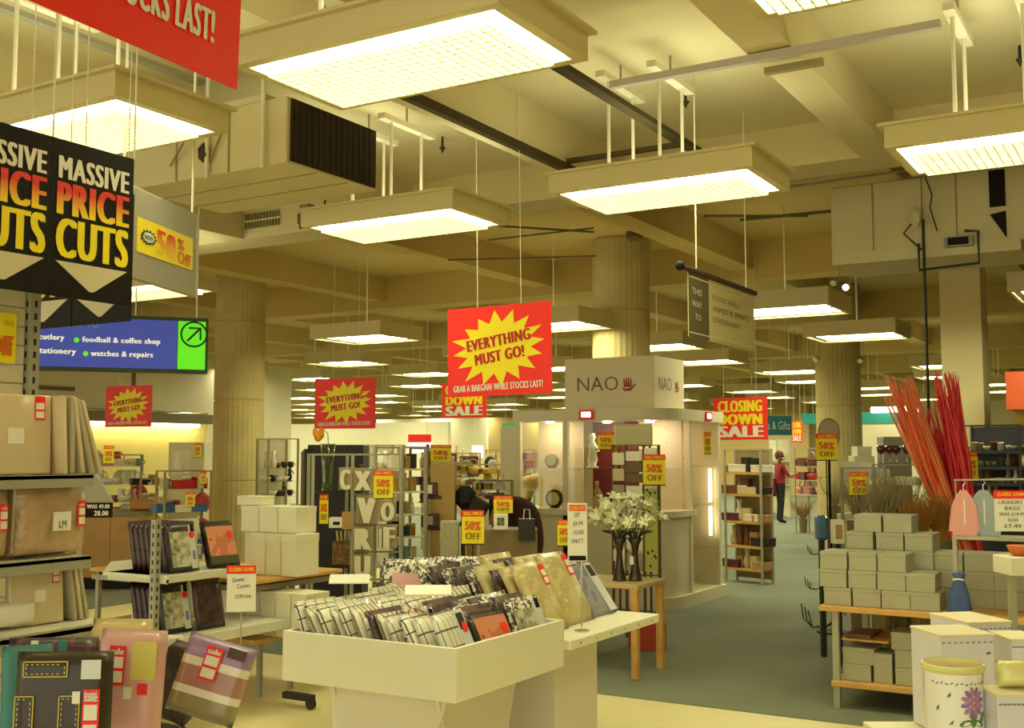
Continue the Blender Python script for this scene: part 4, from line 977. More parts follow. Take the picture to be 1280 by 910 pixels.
for k in range(5):
    t = gpack('thin beige pack seen edge on, %s from the left on the top shelf' % nth(k), at_x((70, 78, 92, 104, 114)[k], 584, -3.40).y, 1.525, .2, .275, (.012, .02, .016, .02, .014)[k], 0, (.06, .02, .17, .27, .33)[k], (BEIGEP, PAPERG)[k % 2])
    t.location.x = -3.44
# cushion bags on middle shelf
CUSH = mat('brown_cushion', (188, 156, 116), 0.4, noise=0.12, nscale=16, bump=1.0, coat=1.0)
ya, yb = at_x(18, 650, -3.40).y, at_x(110, 650, -3.40).y
for k, (yc, w, lb) in enumerate((((ya + yb) / 2, yb - ya, 'brown cushion in a clear zipped bag on the middle shelf'), (ya - 0.16, .3, 'brown cushion bag cut off by the left edge'))):
    t = thing('cushion_pack', lb, 'cushion', (-3.47, yc, 1.24), PI / 2, 'bagged cushions on the middle shelf')
    MB().pillow(w, .25, .17, 14, 14, .22, .3).build('bag', CUSH, t, True)
    MB().tube([(-w * .45, -.04, .02), (-w * .46, -.05, .24)], .005, 6).build('zip', CLEAR, t); MB().tube([(w * .47, -.03, .02), (w * .47, -.04, .24)], .004, 6).build('bag_edge', CLEAR, t)
    B(-.02, -.105, .09, .05, -.1, .155).build('care_card', WCARD, t); text('LM', .03, .025, BLKINK, t, 0, .1, -.107, 0)
    red_label(t, w * .3, .1, .03, .09, -.09)
t = gpack('large cream pack with red label on the lower shelf', at_x(45, 750, -3.40).y, 1.013, .2, .2, .03, PI / 2 - .1, -.08, BEIGEP, 0, 'card', True); t.location.x = -3.40
for k in range(3):
    t = gpack('thin dark edged pack, %s from the left on the lower shelf' % nth(k), at_x((84, 92, 99)[k], 770, -3.42).y, 1.013, .18, .2, .014, 0, (.14, .18, .22)[k], (PAPERG, BEIGEP)[k % 2])
    t.location.x = -3.46
t = tag(MB().pillow(.22, .09, .1, 8, 6).build('rolled_towel', WCARD, None, True, loc=(-3.42, at_x(5, 780, -3.42).y, 1.013), rot=(0, 0, PI / 2)), 'rolled white towel on the lower shelf at the left edge', 'towel')
p = at_d(100, 628, 5.6)
t = thing('header_board', 'slanting grey header board with a black price strip beyond the shelf end', 'sign', (p.x, p.y, p.z), YAW + .1)
MB().prism([(-.02, 0), (.16, .0), (.07, .145), (-.08, .15), (-.1, .0)], 0, .02, 'XZ').build('board', GREYP, t)
B(.02, -.004, -.075, .155, .02, -.002).build('price_strip', BLKCARD, t); text('WAS 49.00', .11, .02, WHINK, t, .035, -.03, -.006, .02); text('28.00', .07, .025, WHINK, t, .07, -.066, -.006, .02)
MB().tube([(0.0, .015, 0), (0.0, .015, -p.z)], .012, 8).build('post', GREYST, t); B(-.12, -.08, -p.z, .12, .12, -p.z + .02).build('base', GREYST, t)
# ------------------------------------------------------------------ near packs at the lower left
STRIPE = bpy.data.materials.new('lilac_band_cloth'); STRIPE.use_nodes = True
_nt = STRIPE.node_tree; _b = _nt.nodes['Principled BSDF']; _tc = _nt.nodes.new('ShaderNodeTexCoord'); _s = _nt.nodes.new('ShaderNodeSeparateXYZ'); _rp = _nt.nodes.new('ShaderNodeValToRGB'); _mr = _nt.nodes.new('ShaderNodeMapRange')
_mr.inputs['From Max'].default_value = 0.215; _rp.color_ramp.interpolation = 'CONSTANT'
_cols = [(0, (150, 140, 100)), (.27, (238, 228, 214)), (.37, (176, 124, 110)), (.63, (238, 228, 214)), (.74, (160, 126, 170))]
_rp.color_ramp.elements[0].color = (*lin(_cols[0][1]), 1); _rp.color_ramp.elements[1].position = _cols[1][0]; _rp.color_ramp.elements[1].color = (*lin(_cols[1][1]), 1)
for q, c_ in _cols[2:]:
    e = _rp.color_ramp.elements.new(q); e.color = (*lin(c_), 1)
_nt.links.new(_tc.outputs['Object'], _s.inputs[0]); _nt.links.new(_s.outputs['Z'], _mr.inputs['Value']); _nt.links.new(_mr.outputs['Result'], _rp.inputs['Fac']); _nt.links.new(_rp.outputs['Color'], _b.inputs['Base Color'])
_b.inputs['Roughness'].default_value = .45; _b.inputs['Coat Weight'].default_value = .8; _b.inputs['Coat Roughness'].default_value = .12
p = at_d(120, 880, 3.2)
t = thing('low_display_trolley', 'low grey display trolley under the packs at the lower left', 'trolley', (p.x, p.y, 0), YAW)
B(-.45, -.2, .66, .48, .32, .70).build('deck', GREYST, t)
for x in (-.4, .4):
    for y in (-.15, .26): B(x, y, .05, x + .03, y + .03, .66).build('leg', GREYST, t); 
for x in (-.385, .415): MB().lathe([(.03, -.01), (.03, .01)], 12).xf(Matrix.Rotation(PI / 2, 4, 'X')).build('caster', DKSTEEL, t, loc=(x, -.135, .03))
def near_pack(label, x0, x1, ytop, ybot, d, t_, body, rz=0.0, lean=-.12, tilt=0.0, nx=12):
    c = at_d((x0 + x1) / 2, ybot, d); w = (x1 - x0) / 1404 * d; h = (ybot - ytop) / 1404 * d / math.cos(lean)
    t = thing('bedding_pack', label, 'bedding pack', c, YAW + rz, 'large bedding packs on the near trolley'); t.rotation_euler = (lean, tilt, YAW + rz)
    MB().pillow(w, h, t_, nx, nx, .3, .35).build('cover', body, t, True)
    return t, w, h
# brown embroidered pack
t, w, h = near_pack('dark brown pack with yellow stitched rectangles and a red label', 18, 135, 820, 940, 2.75, .07, BROWNP, .05, -.06, .0)
ST = mat('yellow_stitch', (196, 176, 70), 0.5); y = -.037
def frame_rect(x0, z0, x1, z1, th=.003):
    m = MB(); m.box(x0, y - .002, z0, x1, y, z0 + th); m.box(x0, y - .002, z1 - th, x1, y, z1); m.box(x0, y - .002, z0, x0 + th, y, z1); m.box(x1 - th, y - .002, z0, x1, y, z1); m.build('stitched_frame', ST, t)
def dash_rect(x0, z0, x1, z1):
    m = MB(); st = .006
    n = int((x1 - x0) / st)
    for k in range(0, n, 2): m.box(x0 + k * st, y - .002, z0, x0 + (k + 1) * st, y, z0 + .002); m.box(x0 + k * st, y - .002, z1, x0 + (k + 1) * st, y, z1 + .002)
    n = int((z1 - z0) / st)
    for k in range(0, n, 2): m.box(x0, y - .002, z0 + k * st, x0 + .002, y, z0 + (k + 1) * st); m.box(x1, y - .002, z0 + k * st, x1 + .002, y, z0 + (k + 1) * st)
    o = m.build('stitches', mat('pale_stitch', (214, 200, 150)), t); o['kind'] = 'stuff'
for (a, b_, c_, d_) in ((-.38, .76, .08, .92), (-.45, -.1, -.25, .58), (0.0, .1, .22, .58)):
    frame_rect(w * a, h * b_, w * c_, h * d_); dash_rect(w * a + .007, h * b_ + .007, w * c_ - .009, h * d_ - .009)
B(w * .22, y - .003, h * .74, w * .42, y, h * .93).build('care_card', SKYP, t); B(w * .14, y - .003, h * .5, w * .22, y, h * .62).build('tag', WCARD, t)
red_label(t, w * .25, h * .1, w * .17, h * .54, y - .001); text('Special', w * .13, h * .05, WHINK, t, w * .265, h * .57, y - .005, .02)
# teal, plaid behind
TEALC = mat('teal_cloth', (70, 132, 128), 0.6, bump=.2, nscale=10); PLAID = mat_grid('plaid_cloth', (60, 44, 60), (110, 60, 80), 22, 40, .25, .5)
t, w, h = near_pack('teal edged folded pack standing left of the brown pack', 2, 60, 812, 940, 2.9, .05, TEALC, .5, -.05)
t, w, h = near_pack('dark plaid pack with teal trim behind the brown pack', 8, 115, 803, 940, 3.05, .08, PLAID, .1, -.05)
B(w * .1, -.046, h * .86, w * .2, -.04, h * .99).build('teal_trim', TEALC, t); B(-w * .2, -.046, h * .86, -w * .12, -.04, h * .99).build('white_trim', WCARD, t)
t, w, h = near_pack('pale pink folded sheet pack with a sale label', 116, 198, 793, 935, 2.95, .1, PINKP, .0, -.05, .04)
red_label(t, w * -.25, h * .55, w * .24, h * .33, -.054); B(w * .08, -.054, h * .6, w * .44, -.05, h * .92).build('yellow_card', mat('yellow_insert', (216, 200, 100)), t)
B(w * -.0, -.054, h * .44, w * .12, -.05, h * .54).build('barcode_card', WCARD, t); B(w * .2, -.055, h * .48, w * .34, -.05, h * .57).build('red_sticker', REDS, t)
t, w, h = near_pack('yellow and pink folded pack behind the pale pink one', 108, 185, 780, 935, 3.15, .1, mat('yellow_pink_cloth', (216, 196, 130), .5, noise=.1, coat=.8, bump=.3), -.1, -.05)
t, w, h = near_pack('lilac and beige banded cushion pack with a sale label', 203, 292, 804, 898, 3.2, .09, STRIPE, -.1, -.22, .26, 14)
B(w * .18, -.055, h * .82, w * .44, -.05, h * .95).build('name_patch', mat('patch_brown', (84, 62, 54)), t); red_label(t, w * -.12, h * .48, w * .24, h * .42, -.052)
t, w, h = near_pack('plum pack squeezed behind the lilac banded cushion', 197, 235, 806, 905, 3.3, .08, DARKP, -.6, -.1, .1)
t, w, h = near_pack('white folded towel pack above the plum pack', 190, 226, 795, 830, 3.4, .06, WCARD, -.1, -.1, 0)

# ------------------------------------------------------------------ small goods for the far shelves
PAL = {'white': mat('goods_white', (226, 220, 196), 0.35, coat=.3), 'cream': mat('goods_cream', (206, 190, 142), 0.5), 'black': mat('goods_black', (34, 28, 26), 0.4), 'brown': mat('goods_brown', (110, 66, 34), 0.5),
       'red': mat('goods_red', (176, 34, 28), 0.5), 'pink': mat('goods_pink', (206, 130, 126), 0.5), 'teal': mat('goods_teal', (110, 150, 144), 0.4), 'blue': mat('goods_blue', (60, 90, 140), 0.4),
       'green': mat('goods_green', (96, 120, 44), 0.5), 'gold': mat('goods_gold', (196, 158, 60), 0.35), 'grey': mat('goods_grey', (146, 140, 120), 0.5), 'orange': mat('goods_orange', (206, 104, 40), 0.5), 'plum': mat('goods_plum', (90, 34, 40), 0.5), 'tan': mat('goods_tan', (176, 140, 84), 0.6)}
_gp = {}
def good(kind, col, label, loc, rz, group, s=1.0):
    key = (kind, col)
    if key in _gp: o = dup(_gp[key], label, loc, (0, 0, rz), group)
    else:
        m = PAL[col]; mb = MB(); smooth = True
        if kind == 'cup': mb.lathe([(.022, 0), (.036, .03), (.04, .075), (.036, .075), (.03, .01)], 12); mb.tube([(.036, 0, .06), (.062, 0, .052), (.058, 0, .028), (.034, 0, .022)], .005, 5)
        elif kind == 'bowl': mb.lathe([(.03, 0), (.06, .03), (.075, .065), (.07, .065), (.05, .03), (.01, .012)], 14)
        elif kind == 'jug': mb.lathe([(.035, 0), (.05, .05), (.035, .11), (.04, .14), (.034, .14), (.028, .11)], 12); mb.tube([(.036, 0, .125), (.075, 0, .1), (.048, 0, .045)], .006, 5)
        elif kind == 'vase': mb.lathe([(.03, 0), (.045, .05), (.02, .14), (.03, .2), (.026, .2), (.014, .14)], 12)
        elif kind == 'plate': mb.lathe([(.05, -.006), (.085, 0), (.085, .004), (.05, .002), (.001, .0)], 18); mb.xf(Matrix.Translation((0, .02, .085)) @ Matrix.Rotation(PI / 2 - .2, 4, 'X'))
        elif kind == 'tin': mb.lathe([(.04, 0), (.04, .09), (.042, .09), (.042, .105), (.03, .108)], 14)
        elif kind == 'bottle': mb.lathe([(.026, 0), (.028, .09), (.01, .12), (.01, .15), (.013, .15), (.013, .165)], 10)
        elif kind == 'figurine': mb.lathe([(.035, 0), (.035, .01), (.02, .015), (.03, .05), (.018, .1), (.024, .13), (.01, .155), (.018, .175), (.012, .195), (.002, .2)], 12); mb.tube([(.02, 0, .13), (.045, -.01, .1), (.02, -.03, .085)], .007, 5)
        elif kind == 'basket': mb.lathe([(.06, 0), (.08, .08), (.075, .08), (.06, .01)], 12); mb.tube([(-.075, 0, .08), (-.05, 0, .15), (0, 0, .17), (.05, 0, .15), (.075, 0, .08)], .006, 5)
        elif kind == 'cloth': 
            for k in range(4): mb.box(-.09, -.07, .022 * k, .09, .07, .022 * k + .019, .006)
            smooth = False
        elif kind == 'carton': mb.box(-.045, -.03, 0, .045, .03, .13, .002); mb.box(-.03, -.032, .03, .03, -.03, .1); smooth = False
        elif kind == 'lowbox': mb.box(-.09, -.06, 0, .09, .06, .07, .002); mb.box(-.092, -.062, .05, .092, .062, .074, .002); smooth = False
        elif kind == 'book': mb.box(-.015, -.07, 0, .015, .07, .2, .002); mb.box(-.012, -.072, .03, .012, -.07, .16); smooth = False
        o = mb.build(kind if kind not in ('cloth', 'lowbox', 'carton') else {'cloth': 'folded_cloth', 'lowbox': 'gift_box', 'carton': 'carton'}[kind], m, None, smooth, loc, (0, 0, rz)); tag(o, label, {'cloth': 'cloth', 'lowbox': 'box', 'carton': 'box'}.get(kind, kind), group); _gp[key] = o
        if kind in ('cup', 'bowl', 'jug', 'plate'): pass
    o.scale = (s, s, s)
    return o
KW = {'cloth': 'folded cloth', 'lowbox': 'gift box', 'carton': 'carton', 'figurine': 'figurine'}
def goods(where, pL, pR, z, n, kinds, cols, seed, s=1.0, off=0.1):
    rnd = random.Random(seed); d = Vector((pR[0] - pL[0], pR[1] - pL[1])); rz = math.atan2(d.y, d.x); nrm = Vector((-math.sin(rz), math.cos(rz)))
    for k in range(n):
        kd, cl = rnd.choice(kinds), rnd.choice(cols)
        q = (k + .5) / n + rnd.uniform(-.1, .1) / n
        good(kd, cl, '%s %s, %s from the left on %s' % (cl, KW.get(kd, kd), nth(k), where), (pL[0] + d.x * q + nrm.x * off, pL[1] + d.y * q + nrm.y * off, z), rz + rnd.uniform(-.3, .3), 'goods on ' + where, s * rnd.uniform(.85, 1.1))
FRM = mat('frame_brown', (150, 134, 88), 0.5); FRG = mat('frame_grey', (168, 164, 140), 0.45, .2)
def rack(x0, x1, d0, d1, ys, ytop, label, name='shelf_rack', shelf=GLASS, frame=FRM, depth=.3, back=None, short='the rack', kinds=('cup',), cols=('white',), n=5, s=1.0, seed=1, th=.012, posts=(0, 1), cat='rack'):
    pL, pR = at_d(x0, 600, d0), at_d(x1, 600, d1); dm = (d0 + d1) / 2
    t, W = plane_thing(pL, pR, 0, name, label, cat)
    zf = lambda y: EYE + (HORIZON - y) / DIST * dm
    zt = zf(ytop)
    for q in posts:
        for yy in (0, depth): B(W * q - .012, yy - .012, 0, W * q + .012, yy + .012, zt).build('post', frame, t)
    B(0, -.01, zt - .015, W, .01, zt).build('top_rail', frame, t); B(0, depth - .01, zt - .015, W, depth + .01, zt).build('top_rail', frame, t)
    if back: B(.01, depth, .05, W - .01, depth + .015, zt - .02).build('back_panel', back, t)
    for k, y in enumerate(ys):
        z = zf(y); B(.013, -.0, z - th, W - .013, depth - .013, z).build('shelf', shelf, t)
        goods('the %s shelf of %s' % (nth(k), short), pL, pR, z + .001, n, kinds, cols, seed + k, s, depth * .42)
    return t
rack(60, 176, 14.6, 14.9, (583, 606, 628, 652, 680), 568, 'long glass crockery rack before the lit yellow wall', short='the long crockery rack', kinds=('cup', 'bowl', 'jug', 'plate', 'cup', 'lowbox'), cols=('white', 'white', 'teal', 'white', 'red', 'cream', 'pink'), n=16, s=1.3, seed=3)
rack(206, 264, 12.6, 12.9, (611, 640, 668, 694), 588, 'short glass rack with black and white goods beside the left column', short='the short glass rack', kinds=('lowbox', 'cup', 'tin', 'plate', 'bottle'), cols=('black', 'white', 'white', 'red', 'blue', 'grey'), n=8, s=1.2, seed=13)
rack(176, 208, 13.8, 14.0, (606, 630, 655, 682), 598, 'narrow rack of tins and cups beside the wood counter', short='the narrow tin rack', kinds=('tin', 'cup', 'lowbox', 'bowl'), cols=('black', 'white', 'pink', 'cream', 'gold'), n=6, s=1.15, seed=23)
rack(335, 372, 15.0, 15.3, (585, 602, 620, 640), 548, 'glass rack of ornaments between the left column and dark cabinet', short='the ornament rack', kinds=('figurine', 'vase', 'bowl', 'cup'), cols=('white', 'cream', 'black', 'brown', 'white'), n=5, s=1.1, seed=33, back=mat('pale_back', (206, 198, 160)))
rack(502, 532, 8.7, 8.9, (586, 614, 642, 670, 700), 558, 'tall narrow rack of small toiletry boxes left of the tan block', short='the toiletry rack', kinds=('carton', 'bottle', 'tin', 'carton'), cols=('teal', 'teal', 'white', 'black', 'gold', 'blue', 'cream'), n=4, s=.85, seed=43, shelf=SHELFW, frame=FRG)
rack(566, 640, 14.2, 14.6, (592, 606, 622, 640), 580, 'glass shelves of green and gold goods in the middle distance', short='the middle distance shelves', kinds=('tin', 'basket', 'bowl', 'lowbox', 'vase', 'plate'), cols=('green', 'gold', 'white', 'cream', 'brown', 'white', 'grey'), n=11, s=1.1, seed=53)
rack(536, 600, 18.5, 18.9, (580, 596, 612), 566, 'far rack of brown and cream goods behind the green shelves', short='the far brown rack', kinds=('carton', 'tin', 'plate', 'cloth', 'figurine'), cols=('brown', 'cream', 'plum', 'gold', 'white'), n=9, s=1.5, seed=203)
rack(600, 640, 11.8, 12.0, (612, 634, 656), 600, 'low rack of white and dark goods in front of the shoppers', short='the low shopper rack', kinds=('carton', 'cup', 'lowbox', 'bottle'), cols=('white', 'black', 'grey', 'cream', 'tan', 'red'), n=6, s=1.1, seed=213)
rack(620, 668, 20, 20.5, (575, 585, 600), 562, 'far rack with pink goods beyond the shoppers', short='the far pink rack', kinds=('cloth', 'lowbox', 'figurine'), cols=('pink', 'white', 'red', 'cream', 'plum'), n=7, s=1.6, seed=63)
rack(470, 505, 16, 16.3, (583, 600, 620, 640), 556, 'bright glass cabinet of ornaments behind the letter tower', short='the bright ornament cabinet', kinds=('vase', 'figurine', 'plate'), cols=('white', 'gold', 'cream', 'tan'), n=5, s=1.3, seed=73, back=mat('pale_back', (206, 198, 160)))
rack(534, 560, 12.2, 12.4, (585, 606, 628), 560, 'rack of dark red goods behind the tan block', short='the dark red rack', kinds=('tin', 'figurine', 'lowbox', 'bottle'), cols=('plum', 'brown', 'gold', 'cream', 'black'), n=4, s=1.2, seed=83)
rack(906, 951, 14.1, 13.7, (590, 617, 651, 681, 709), 561, 'grey framed shelf unit to the right of the showcase', short='the grey framed unit', kinds=('carton', 'lowbox', 'vase', 'lowbox'), cols=('brown', 'white', 'cream', 'plum', 'tan', 'black'), n=5, s=1.3, seed=93, shelf=PINE, frame=FRG, th=.03, depth=.22, back=mat('tan_back', (150, 128, 80)))
rack(948, 972, 30, 27, (576, 590, 604), 548, 'distant pale rack left of the woman in red', short='the distant pale rack', kinds=('carton', 'cloth', 'tin'), cols=('white', 'cream', 'pink', 'teal', 'gold'), n=5, s=2.0, seed=113, shelf=SHELFW, frame=FRG, back=mat('pale_back', (206, 198, 160)))
rack(994, 1030, 22.5, 21.5, (583, 600, 618), 560, 'distant rack of red and pink bags right of the woman in red', short='the distant red rack', kinds=('cloth', 'basket', 'lowbox', 'basket'), cols=('red', 'pink', 'plum', 'brown', 'red'), n=6, s=1.9, seed=123, shelf=SHELFW, frame=FRG)
rack(1052, 1094, 11.2, 11.0, (600, 630, 655), 584, 'rack of pale boxes behind the half price poster by the twigs', short='the pale box rack', kinds=('lowbox', 'carton', 'lowbox'), cols=('white', 'cream', 'white', 'grey'), n=4, s=1.35, seed=133, frame=FRG)
rack(1092, 1182, 10.4, 10.0, (607, 640), 580, 'glass shelf of wine glasses behind the orange sticks', short='the wine glass rack', kinds=('bowl', 'cup', 'lowbox'), cols=('white', 'red', 'red', 'cream'), n=8, s=1.0, seed=143, frame=FRG)
DKBLUE = mat('dark_blue_laminate', (44, 44, 52), 0.5)
rack(1200, 1276, 12.3, 11.8, (563, 583, 603, 625, 650), 531, 'dark blue shelf unit at the right behind the shirts', short='the dark blue unit', kinds=('vase', 'bowl', 'tin', 'cup'), cols=('white', 'green', 'tan', 'cream', 'grey', 'grey', 'brown'), n=9, s=.85, seed=153, shelf=DKBLUE, frame=DKBLUE, back=DKBLUE, th=.035)
def pbox(x0, y0, x1, y1, d, depth, m, name, label, cat, to_floor=False, rz=None, bev=.004, group=None, d2=None):
    pL, pR = at_d(x0, y1, d), at_d(x1, y1, d2 or d); zt = at_d((x0 + x1) / 2, y0, d).z; z0 = 0 if to_floor else pL.z
    t, W = plane_thing(pL, pR, z0, name, label, cat, group)
    B(0, 0, 0, W, depth, zt - z0, bev).build('body', m, t)
    return t, W, zt - z0
# counter at the left
t, W, h = pbox(60, 644, 171, 735, 13.3, .7, OAK, 'wood_counter', 'brown wood counter with a dark plinth behind the left shelving', 'counter', True)
B(-.05, -.03, h, W + .03, .73, h + .04).build('worktop', mat('worktop_olive', (120, 112, 76), .5), t); B(.01, -.004, 0, W - .01, -.0, .14).build('plinth', BLKCARD, t)
for q in (.35, .68): B(W * q, -.003, .15, W * q + .006, 0, h).build('joint', mat('oak_dark', (120, 80, 36)), t)
p = at_d(153, 641, 13.3); tg = MB().box(0, 0, 0, .32, .2, .13, .03, 2).build('amber_box', mat('amber_box', (170, 110, 30), .4), loc=(p.x - .1, p.y + .2, h + .042), rot=(0, 0, YAW)); tag(tg, 'amber brown box on the olive worktop of the wood counter', 'box')
t, W, h = pbox(207, 553, 252, 720, 14.6, .4, mat('cabinet_cream', (208, 200, 160), .5), 'white_cabinet', 'cream cabinet with an ornament in its opening by the left column', 'cabinet', True)
B(W * .1, -.004, h * .55, W * .62, 0, h * .94).build('opening', mat('opening_pale', (224, 214, 170)), t)
p = at_d(222, 590, 14.4); good('vase', 'white', 'white vase ornament in front of the cream cabinet opening', (p.x, p.y, at_d(222, 590, 14.4).z), 0, 'ornaments by the column', 1.2)
B(W * .25, -.2, p.z - .02, W * .6, 0, p.z - .002).build('ledge', WHITE, t)
# black cabinet and steel frame with vase
t, W, h = pbox(382, 556, 452, 742, 10.0, .45, BLACKW, 'dark_cabinet', 'tall black cabinet behind the steel framed shelf', 'cabinet', True)
t, W, h = pbox(373, 561, 383, 742, 9.9, .4, mat('dark_grey_laminate', (74, 66, 52), .5), 'rounded_divider', 'dark grey rounded upright at the left side of the black cabinet', 'panel', True, bev=.03)
t = rack(391, 500, 8.9, 9.1, (614, 659), 567, 'steel framed shelf with glass shelves and a tall vase', short='the steel framed shelf', kinds=('lowbox', 'basket', 'book'), cols=('black', 'white', 'tan', 'brown'), n=1, s=1.0, seed=163, frame=FRG, posts=(0, .45, 1))
p = at_d(409, 614, 9.1)
VG = mat_glass('vase_glass', (225, 232, 205), .35)
t = thing('tall_vase', 'tall clear flared vase holding one orange flower', 'vase', (p.x, p.y, p.z + .002))
MB().lathe([(.045, 0), (.038, .08), (.045, .2), (.062, .38), (.058, .38), (.042, .2), (.034, .08), (.03, .012)], 18).build('glass_body', VG, t, True)
MB().lathe([(.034, .014), (.032, .07)], 14).build('green_base', PAL['green'], t, True)
MB().tube([(0, 0, .05), (.01, 0, .3), (.0, 0, .46), (-.05, 0, .50), (-.085, 0, .47)], .004, 6).build('stem', PAL['green'], t, True)
fl = MB()
for k in range(7): a = 2 * PI * k / 7; fl.ball((-.1 + .03 * math.cos(a), .02 * math.sin(a), .455 + .02 * math.sin(a * 2)), .03, .8, .8, 1.5, 1)
fl.build('flower_head', mat('orange_petal', (232, 150, 30), .6), t, True)
p = at_d(428, 707, 9.1); t, W, h = pbox(415, 677, 440, 707, 9.15, .2, mat_blobs('wicker', [(150, 110, 56), (110, 74, 36), (176, 140, 80)], 30, 0), 'wicker_basket', 'wicker basket of rolled papers low in the black cabinet', 'basket', bev=.01)
B(-.02, .0, -.02, W + .02, .22, 0).build('basket_base', DKSTEEL, t)
for k in range(5): MB().tube([(.03 + .03 * k, .1, h), (.02 + .035 * k, .1, h + .08)], .01, 6).build('paper_roll', PAL['cream'], t)
t, W, h = pbox(411, 647, 428, 660, 8.95, .1, WCARD, 'white_carton', 'small white box with black print in the steel framed shelf', 'box'); B(W * .3, -.002, h * .3, W * .8, 0, h * .6).build('print', BLKCARD, t)
t, W, h = pbox(427, 640, 443, 662, 8.95, .1, PAL['tan'], 'tan_carton', 'tan box right of the white one in the steel framed shelf', 'box')
# letter tower
LETM = mat('letter_white', (222, 214, 188), .5); LETB = mat('letter_panel', (150, 138, 100), .6)
p0, p1 = at_d(440, 720, 8.3), at_d(500, 720, 8.3)
t, W = plane_thing(p0, p1, 0, 'letter_tower', 'grey wire tower showing large white letters', 'display stand')
zf = lambda y: EYE + (HORIZON - y) / DIST * 8.3
for x in (0, W * .45, W): B(x - .006, .03, 0, x + .006, .042, zf(583)).build('post', FRG, t)
for y in (585, 617, 655, 688, 722): B(0, -.03, zf(y) - .008, W, .05, zf(y)).build('tray', LETB, t)
def letter(ch, x0, y0, x1, y1, col, label):
    d = 8.22; pL, pR = at_d(x0, y1, d), at_d(x1, y1, d); h = at_d(x0, y0, d).z - pL.z
    t, W = plane_thing(pL, pR, pL.z + .003, 'display_letter', label, 'letter', 'white display letters')
    B(-.012, .012, -.0, W + .012, .03, h + .012, .002).build('backing_block', LETB, t)
    text(ch, W, h * .96, LETM, t, 0, 0.004, -.014, .04, name='letter_face')
    m = bpy.data.objects[t.children[-1].name]
    text(ch, W, h * .96, LETM, t, 0, 0.004, .0, .04, name='letter_face')
letter('X', 443, 589, 464, 614, 0, 'white letter X at the top of the wire tower')
letter('R', 443, 661, 464, 688, 0, 'white letter R in the lower left of the tower')
letter('U', 443, 695, 463, 721, 0, 'white letter U at the bottom of the tower')
letter('V', 446, 622, 470, 655, 0, 'slanting white letter under the X in the tower')
letter('O', 476, 628, 493, 652, 0, 'white letter O beneath the yellow poster')
letter('F', 479, 659, 494, 686, 0, 'white letter F below the letter O')
letter('I', 474, 661, 477, 686, 0, 'white letter I left of the letter F')
letter('C', 425, 587, 438, 613, 0, 'white letter C on the far left of the tower')
# tan block, hats, frames
t, W, h = pbox(537, 578, 568, 745, 9.3, .35, mat('tan_block', (180, 146, 84), .6), 'display_block', 'tall tan display block with framed pictures on its left', 'display stand', True)
FRBR = mat('frame_dark_brown', (74, 36, 18), .4)
for k, (x0, y0, x1, y1, dd) in enumerate(((527, 603, 547, 620, 9.1), (526, 642, 549, 659, 9.1))):
    t, W, h = pbox(x0, y0, x1, y1, dd, .05, FRBR, 'framed_picture', ('brown framed picture in the upper bracket of the tan block', 'brown framed picture in the lower bracket of the tan block')[k], 'picture frame', bev=.006)
    B(W * .12, -.004, h * .18, W * .66, 0, h * .82).build('picture', WCARD if k == 0 else GREYP, t); B(W * .3, .05, -.03, W + .03, .09, -.0).build('bracket', FRBR, t); B(W * .3, .05, 0, W * .5, .2, h * .5).build('strut', FRBR, t)
t, W, h = pbox(550, 652, 573, 682, 8.4, .2, mat('textured_silver', (166, 158, 126), .5, bump=.6, nscale=60), 'textured_box', 'pale textured box below the tan block', 'box', True)
t, W, h = pbox(648, 649, 669, 676, 8.0, .12, mat('black_bag', (28, 20, 14), .6, coat=.3), 'black_gift_bag', 'black paper bag standing in front of the stooping shopper', 'bag'); MB().tube([(W * .3, 0, h), (W * .35, 0, h + .07), (W * .65, 0, h + .07), (W * .7, 0, h)], .003, 5).build('handle', WCARD, t)
t, W, h = pbox(617, 642, 635, 662, 8.0, .03, WCARD, 'framed_picture', 'white framed small picture left of the black bag', 'picture frame'); B(W * .25, -.003, h * .25, W * .75, 0, h * .75).build('picture', mat_blobs('small_print', [(120, 110, 80), (60, 50, 40), (160, 150, 110)], 30), t)
t, W, h = pbox(600, 662, 672, 682, 8.05, .3, mat('plinth_brown', (120, 100, 66), .6), 'low_plinth', 'low grey plinth under the black bag and small picture', 'plinth', True)
t, W, h = pbox(568, 608, 594, 636, 9.4, .2, mat('black_throw', (30, 26, 24), .8, bump=.5, nscale=8), 'black_throw', 'black draped throw right of the tan block', 'cloth', bev=.05)
MB().pillow(W * .9, .28, .1, 8, 8, .4).build('fold', mat('black_throw', (30, 26, 24)), t, True, loc=(W * .6, -.05, -.17), rot=(0, .5, 0)); B(W * .3, .05, -1.12, W * .5, .1, .02).build('stand', DKSTEEL, t)
t, W, h = pbox(596, 624, 611, 652, 9.8, .05, WCARD, 'white_carton', 'white angular panel between the poster and the stooping shopper', 'panel', True)
t, W, h = pbox(580, 612, 600, 633, 11.5, .1, PAL['gold'], 'gold_fabric', 'gold fabric bundle in front of the green shelves', 'cloth', True, bev=.03)

